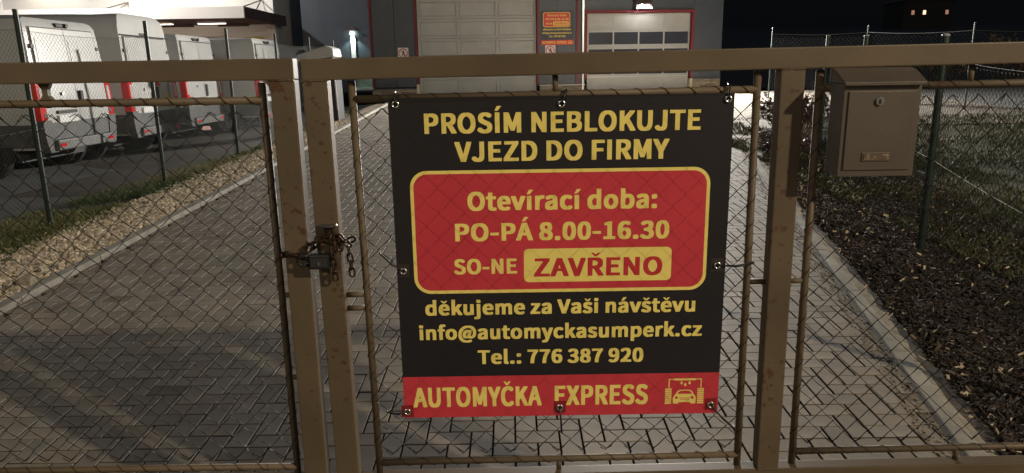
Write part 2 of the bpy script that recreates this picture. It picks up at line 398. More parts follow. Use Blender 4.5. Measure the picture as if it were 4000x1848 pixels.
# ------------------------------------------------------------------ steel gate
m_gate = mat('gate_paint', (0.108, 0.077, 0.045), 0.55, c2=(0.072, 0.049, 0.027), scale=4, bump=0.04, bscale=140, contrast=(0.35, 0.8), detail=9, spec=0.35)
def rusty():
    m = mat('gate_paint_rusty', (0.108, 0.077, 0.045), 0.6, c2=(0.072, 0.049, 0.027), scale=4, bump=0.06, bscale=140, contrast=(0.35, 0.8), detail=9)
    nt = m.node_tree; L = nt.links; b = nt.nodes['Principled BSDF']
    src = b.inputs['Base Color'].links[0].from_socket
    tc = nt.nodes.new('ShaderNodeTexCoord'); n = nt.nodes.new('ShaderNodeTexNoise'); n.inputs['Scale'].default_value = 48; n.inputs['Detail'].default_value = 4
    n2 = nt.nodes.new('ShaderNodeTexNoise'); n2.inputs['Scale'].default_value = 3.0
    L.new(tc.outputs['Object'], n.inputs['Vector']); L.new(tc.outputs['Object'], n2.inputs['Vector'])
    ad = nt.nodes.new('ShaderNodeMath'); ad.operation = 'MULTIPLY_ADD'; ad.inputs[1].default_value = 0.5; L.new(n2.outputs['Fac'], ad.inputs[0]); L.new(n.outputs['Fac'], ad.inputs[2])
    rp = nt.nodes.new('ShaderNodeValToRGB'); rp.color_ramp.elements[0].position = 0.885; rp.color_ramp.elements[1].position = 0.94
    L.new(ad.outputs[0], rp.inputs[0])
    mx = nt.nodes.new('ShaderNodeMix'); mx.data_type = 'RGBA'; L.new(rp.outputs[0], mx.inputs[0]); L.new(src, mx.inputs[6]); mx.inputs[7].default_value = (0.07, 0.03, 0.014, 1)
    L.new(mx.outputs[2], b.inputs['Base Color']); return m
m_gate_r = rusty()
m_wire = mat('galvanised_wire', (0.05, 0.046, 0.04), 0.42, 0.7, c2=(0.025, 0.021, 0.017), scale=25)
m_wire_tie = mat('binding_wire', (0.03, 0.025, 0.02), 0.55, 0.6)
m_black = mat('black_plastic', (0.012, 0.012, 0.013), 0.45)

DW = 0.0755
def zigzag(x0, x1, z0, z1, leaf, ox, skip=None):
    """chain-link: every wire its own piece, hooked into its neighbours"""
    n = int((x1 - x0) / (DW / 2)); st = (x1 - x0) / n; rows = int((z1 - z0) / (DW / 2)); sz = (z1 - z0) / rows
    for i in range(n):
        pts = []
        for j in range(rows + 1):
            a = (i + j) % 2
            x = x0 + (i + a) * st; z = z1 - j * sz
            hook = 0.0022 if a else -0.0022
            x += 0.0025 * noise.noise(Vector((x * 3, z * 3, 1))) ; z += 0.003 * noise.noise(Vector((x * 3, z * 3, 8)))
            y = 0.004 if a else -0.004
            y += 0.006 * noise.noise(Vector((x * 2, z * 2, 4)))
            if j > 0:
                p = pts[-1]; q = Vector((x + hook - ox, y, z))
                pts.append(Vector(p) * 0.5 + q * 0.5 + Vector((0, 0.0, -0.0014)))
            pts.append((x + hook - ox, y, z))
        # twisted barbs at both ends
        a0 = Vector(pts[0]); a1 = Vector(pts[-1]); d0 = 1 if (i % 2) == 0 else -1; d1 = 1 if ((i + rows) % 2) == 0 else -1
        pts = [a0 + Vector((-0.016 * d0, -0.004, -0.016 + 0.006 * rng.normal()))] + pts + [a1 + Vector((-0.017 * d1, -0.004, 0.017 + 0.004 * rng.normal()))]
        MB().tube(pts, 0.00155, 4).build('wire', m_wire, leaf)
def helix(p0, p1, r, pitch, ph=0.0, irregular=0.25):
    p0, p1 = Vector(p0), Vector(p1); d = p1 - p0; L = d.length; d.normalize()
    e = d.cross(Vector((0, 1, 0))); e.normalize(); g = d.cross(e); pts = []
    N = int(L / pitch * 8)
    for k in range(N + 1):
        t = k / N; a = ph + t * L / pitch * 6.283 + irregular * 2.5 * noise.noise(Vector((t * L * 6, ph, 0)))
        pts.append(p0 + d * L * t + (e * math.cos(a) + g * math.sin(a)) * r)
    return pts
TR = 0.0112
def frame_tubes(leaf, ox, x0, x1, zt, zb, vert_ends, stubs):
    """inner tube frame carrying the wire mesh"""
    for (a, b) in (((x0, zt), (x1, zt)), ((x0, zb), (x1, zb))):
        MB().tube([(a[0] - ox, 0.004, a[1]), (b[0] - ox, 0.004, b[1])], TR, 10).build('tube', m_gate_r, leaf, smooth=True)
        MB().tube(helix((a[0] - ox, 0.004, a[1]), (b[0] - ox, 0.004, b[1]), TR + 0.0012, DW, 0.4), 0.0012, 4).build('binding_wire', m_wire_tie, leaf)
    for x in vert_ends:
        MB().tube([(x - ox, 0.004, 1.625), (x - ox + 0.001, 0.006, 1.0), (x - ox, 0.004, 0.36)], TR, 10).build('tube', m_gate_r, leaf, smooth=True)
        MB().tube(helix((x - ox, 0.004, zt - 0.02), (x - ox, 0.004, zb), TR + 0.0012, DW, 1.1), 0.0012, 4).build('binding_wire', m_wire_tie, leaf)
    for (xa, za, xb, zb_) in stubs:
        MB().tube([(xa - ox, 0.004, za), (xb - ox, 0.004, zb_)], 0.0085, 8).build('bracket', m_gate_r, leaf, smooth=True)
def hollow(mb, x0, x1, z0, z1, ox, y0=-0.03, y1=0.02): return mb.bb(x0 - ox, x1 - ox, y0, y1, z0, z1)

# left leaf
OXL = -2.45
leafL = thing('gate_leaf', 'left brown steel gate leaf with chain-link mesh, ending left of the chain', 'gate', (OXL, 0.03, 0), group='two leaves of the chained steel gate')
hollow(MB(), -2.45, -0.6135, 1.632, 1.692, OXL).build('top_rail', m_gate, leafL, bevel=0.004)
hollow(MB(), -0.684, -0.6135, 0.20, 1.6315, OXL).build('stile', m_gate_r, leafL, bevel=0.004)
hollow(MB(), -2.45, -0.6845, 0.305, 0.365, OXL).build('bottom_rail', m_gate, leafL, bevel=0.004)
hollow(MB(), -2.45, -0.6845, 0.12, 0.302, OXL, -0.012, 0.012).build('added_shade_plate', m_gate, leafL)  # added plate below the view, there to shade the ground behind the leaf
g = MB(); g.prism([(-0.7145, 1.6315), (-0.6845, 1.6315), (-0.6845, 1.602), (-0.6875, 1.614), (-0.6935, 1.6225), (-0.702, 1.628)], -0.029, 0.019, lambda a, b, h: (a - OXL, h, b)); g.build('corner_gusset', m_gate, leafL)
frame_tubes(leafL, OXL, -2.43, -0.717, 1.575, 0.392, [-0.717], [(-0.705, 0.982, -0.684, 0.982), (-0.705, 0.708, -0.684, 0.708), (-1.5, 0.39, -1.5, 0.36)])
mb = MB(); mb.prism([(-0.018, 1.632), (0.018, 1.632), (0.008, 1.615), (0.008, 1.598), (0.018, 1.586), (-0.018, 1.586), (-0.008, 1.598), (-0.008, 1.615)], -0.006, 0.010, lambda a, b, h: (a - 1.342 - OXL, h, b)); mb.build('bracket', m_gate, leafL)
zigzag(-2.42, -0.722, 0.425, 1.545, leafL, OXL)

# right leaf: two panels, sagging slightly at the lock side
OXR = -0.58
leafR = thing('gate_leaf', 'right brown steel gate leaf carrying the opening-hours banner', 'gate', (OXR, 0.03, 0), group='two leaves of the chained steel gate')
leafR.rotation_euler = (0, -0.0085, 0)
hollow(MB(), -0.578, 2.3, 1.629, 1.689, OXR).build('top_rail', m_gate, leafR, bevel=0.004)
hollow(MB(), -0.578, -0.5065, 0.20, 1.6285, OXR).build('stile', m_gate_r, leafR, bevel=0.004)
hollow(MB(), 0.787, 0.857, 0.364, 1.6285, OXR).build('stile', m_gate_r, leafR, bevel=0.004)
hollow(MB(), -0.506, 2.3, 0.303, 0.3635, OXR).build('bottom_rail', m_gate, leafR, bevel=0.004)
frame_tubes(leafR, OXR, -0.444, 0.732, 1.573, 0.400, [-0.444, 0.732],
            [(-0.506, 0.979, -0.455, 0.979), (-0.506, 0.935, -0.455, 0.935), (0.742, 0.990, 0.787, 0.990), (0.146, 1.573, 0.146, 1.629), (0.146, 0.40, 0.146, 0.3635)])
zigzag(-0.437, 0.725, 0.430, 1.545, leafR, OXR)
frame_tubes(leafR, OXR, 0.912, 2.28, 1.573, 0.406, [0.912], [(0.857, 0.990, 0.902, 0.990), (1.45, 0.406, 1.45, 0.3635), (1.35, 1.573, 1.35, 1.629)])
zigzag(0.919, 2.26, 0.436, 1.545, leafR, OXR)

# weld beads where rails and stiles meet
def weld(leaf, ox, x0, z0, x1, z1):
    n = 9; pts = []
    for k in range(n + 1):
        t = k / n; pts.append((x0 + (x1 - x0) * t - ox + 0.0008 * rng.normal(), -0.0305 + 0.0004 * rng.normal(), z0 + (z1 - z0) * t + 0.0008 * rng.normal()))
    MB().tube(pts, [0.0026 + 0.0006 * (k % 2) for k in range(n + 1)], 6).build('weld_bead', m_gate_r, leaf)
weld(leafL, OXL, -0.684, 1.6315, -0.614, 1.6315); weld(leafR, OXR, -0.577, 1.6285, -0.507, 1.6285); weld(leafR, OXR, 0.787, 1.6285, 0.857, 1.6285); weld(leafR, OXR, 0.787, 0.3638, 0.857, 0.3638)
# ------------------------------------------------------------------ chain, padlock, latch
m_rust = mat('rusty_steel', (0.026, 0.017, 0.012), 0.45, 0.8, c2=(0.065, 0.038, 0.024), scale=70, bump=0.3, bscale=200)
m_steel = mat('dull_steel', (0.30, 0.29, 0.28), 0.35, 0.9, c2=(0.2, 0.19, 0.18), scale=30)
chain = thing('chain', 'rusty steel chain looped round both gate stiles', 'chain', (-0.56, -0.01, 1.10))
def link_mesh():
    a, b = 0.0085, 0.0075; pts = []
    for k in range(20):
        t = 2 * math.pi * k / 20; x = a * math.cos(t); y = b * math.sin(t)
        pts.append((x + (a * 0.75 if math.cos(t) > 0 else -a * 0.75), y, 0))
    return MB().tube(pts, 0.0033, 8, closed=True).mesh('chain_link', m_rust, smooth=True)
LM = link_mesh()
def chain_path(P, tw=0):
    P = [Vector(p) + Vector((0, 0.03, 0)) for p in P]; seg = [(b - a).length for a, b in zip(P[:-1], P[1:])]; tot = sum(seg); st = 0.0225; k = 0; d = st / 2
    while d < tot:
        q = d
        for a, b, s_ in zip(P[:-1], P[1:], seg):
            if q <= s_: pos = a + (b - a) * (q / s_); dr = (b - a).normalized(); break
            q -= s_
        up = Vector((0, -1, 0.15)).normalized()
        if abs(dr.dot(up)) > 0.9: up = Vector((0, 0.2, 1)).normalized()
        yv = up.cross(dr).normalized(); zv = dr.cross(yv)
        M = Matrix((dr, yv, zv)).transposed() @ Matrix.Rotation((math.pi / 2 if (k + tw) % 2 else 0) + 0.25 * rng.normal(), 3, 'X')
        o = link(bpy.data.objects.new('chain_link', LM)); o.parent = chain
        o.matrix_local = Matrix.Translation(pos - chain.location) @ M.to_4x4()
        d += st; k += 1
chain_path([(-0.694, 0.01, 1.115), (-0.693, -0.030, 1.118), (-0.672, -0.040, 1.124), (-0.635, -0.042, 1.117), (-0.612, -0.046, 1.128), (-0.598, -0.05, 1.155), (-0.570, -0.050, 1.172), (-0.535, -0.048, 1.178), (-0.505, -0.046, 1.172), (-0.490, -0.040, 1.150), (-0.486, -0.036, 1.10), (-0.484, -0.034, 1.045)])
chain_path([(-0.533, -0.052, 1.180), (-0.533, -0.056, 1.12), (-0.531, -0.054, 1.045)], 1)
chain_path([(-0.510, -0.046, 1.180), (-0.512, -0.050, 1.14)], 1)
chain_path([(-0.694, 0.01, 1.115), (-0.66, 0.040, 1.12), (-0.55, 0.045, 1.13), (-0.49, 0.03, 1.15)], 1)
lock = thing('padlock', 'chunky black padlock bridging the gap between the gate stiles', 'padlock', (-0.573, -0.030, 1.106))
MB().bb(-0.029, 0.031, -0.014, 0.014, -0.024, 0.022).build('lock_body', m_black, lock, bevel=0.006)
MB().bb(-0.024, 0.026, -0.0165, -0.0145, -0.016, 0.012).build('lock_plate', mat('lock_rubber', (0.02, 0.02, 0.022), 0.7), lock, bevel=0.0008)
MB().lathe([(0.006, -0.0195), (0.006, -0.0166)], 12, (0.002, 0, -0.004), 'Y').build('keyway', m_steel, lock)
MB().tube([(-0.029, 0, 0.014), (-0.050, -0.002, 0.018), (-0.064, -0.002, 0.010), (-0.066, -0.002, -0.004), (-0.052, 0, -0.014), (-0.029, 0, -0.012)], 0.0052, 8).build('shackle', m_black, lock, smooth=True)
latch = thing('latch_bolt', 'flat round bolt head with a steel peg above the chain on the gate stile', 'bolt', (-0.545, -0.012, 1.21))
MB().lathe([(0.026, -0.0025), (0.028, 0), (0.026, 0.0025)], 24).build('bolt_head', m_steel, latch)
MB().lathe([(0.009, -0.03), (0.009, -0.0026)], 12).build('bolt_peg', m_rust, latch)
MB().bb(-0.012, 0.012, -0.004, 0.010, -0.028, -0.006).build('bracket_plate', m_rust, latch)

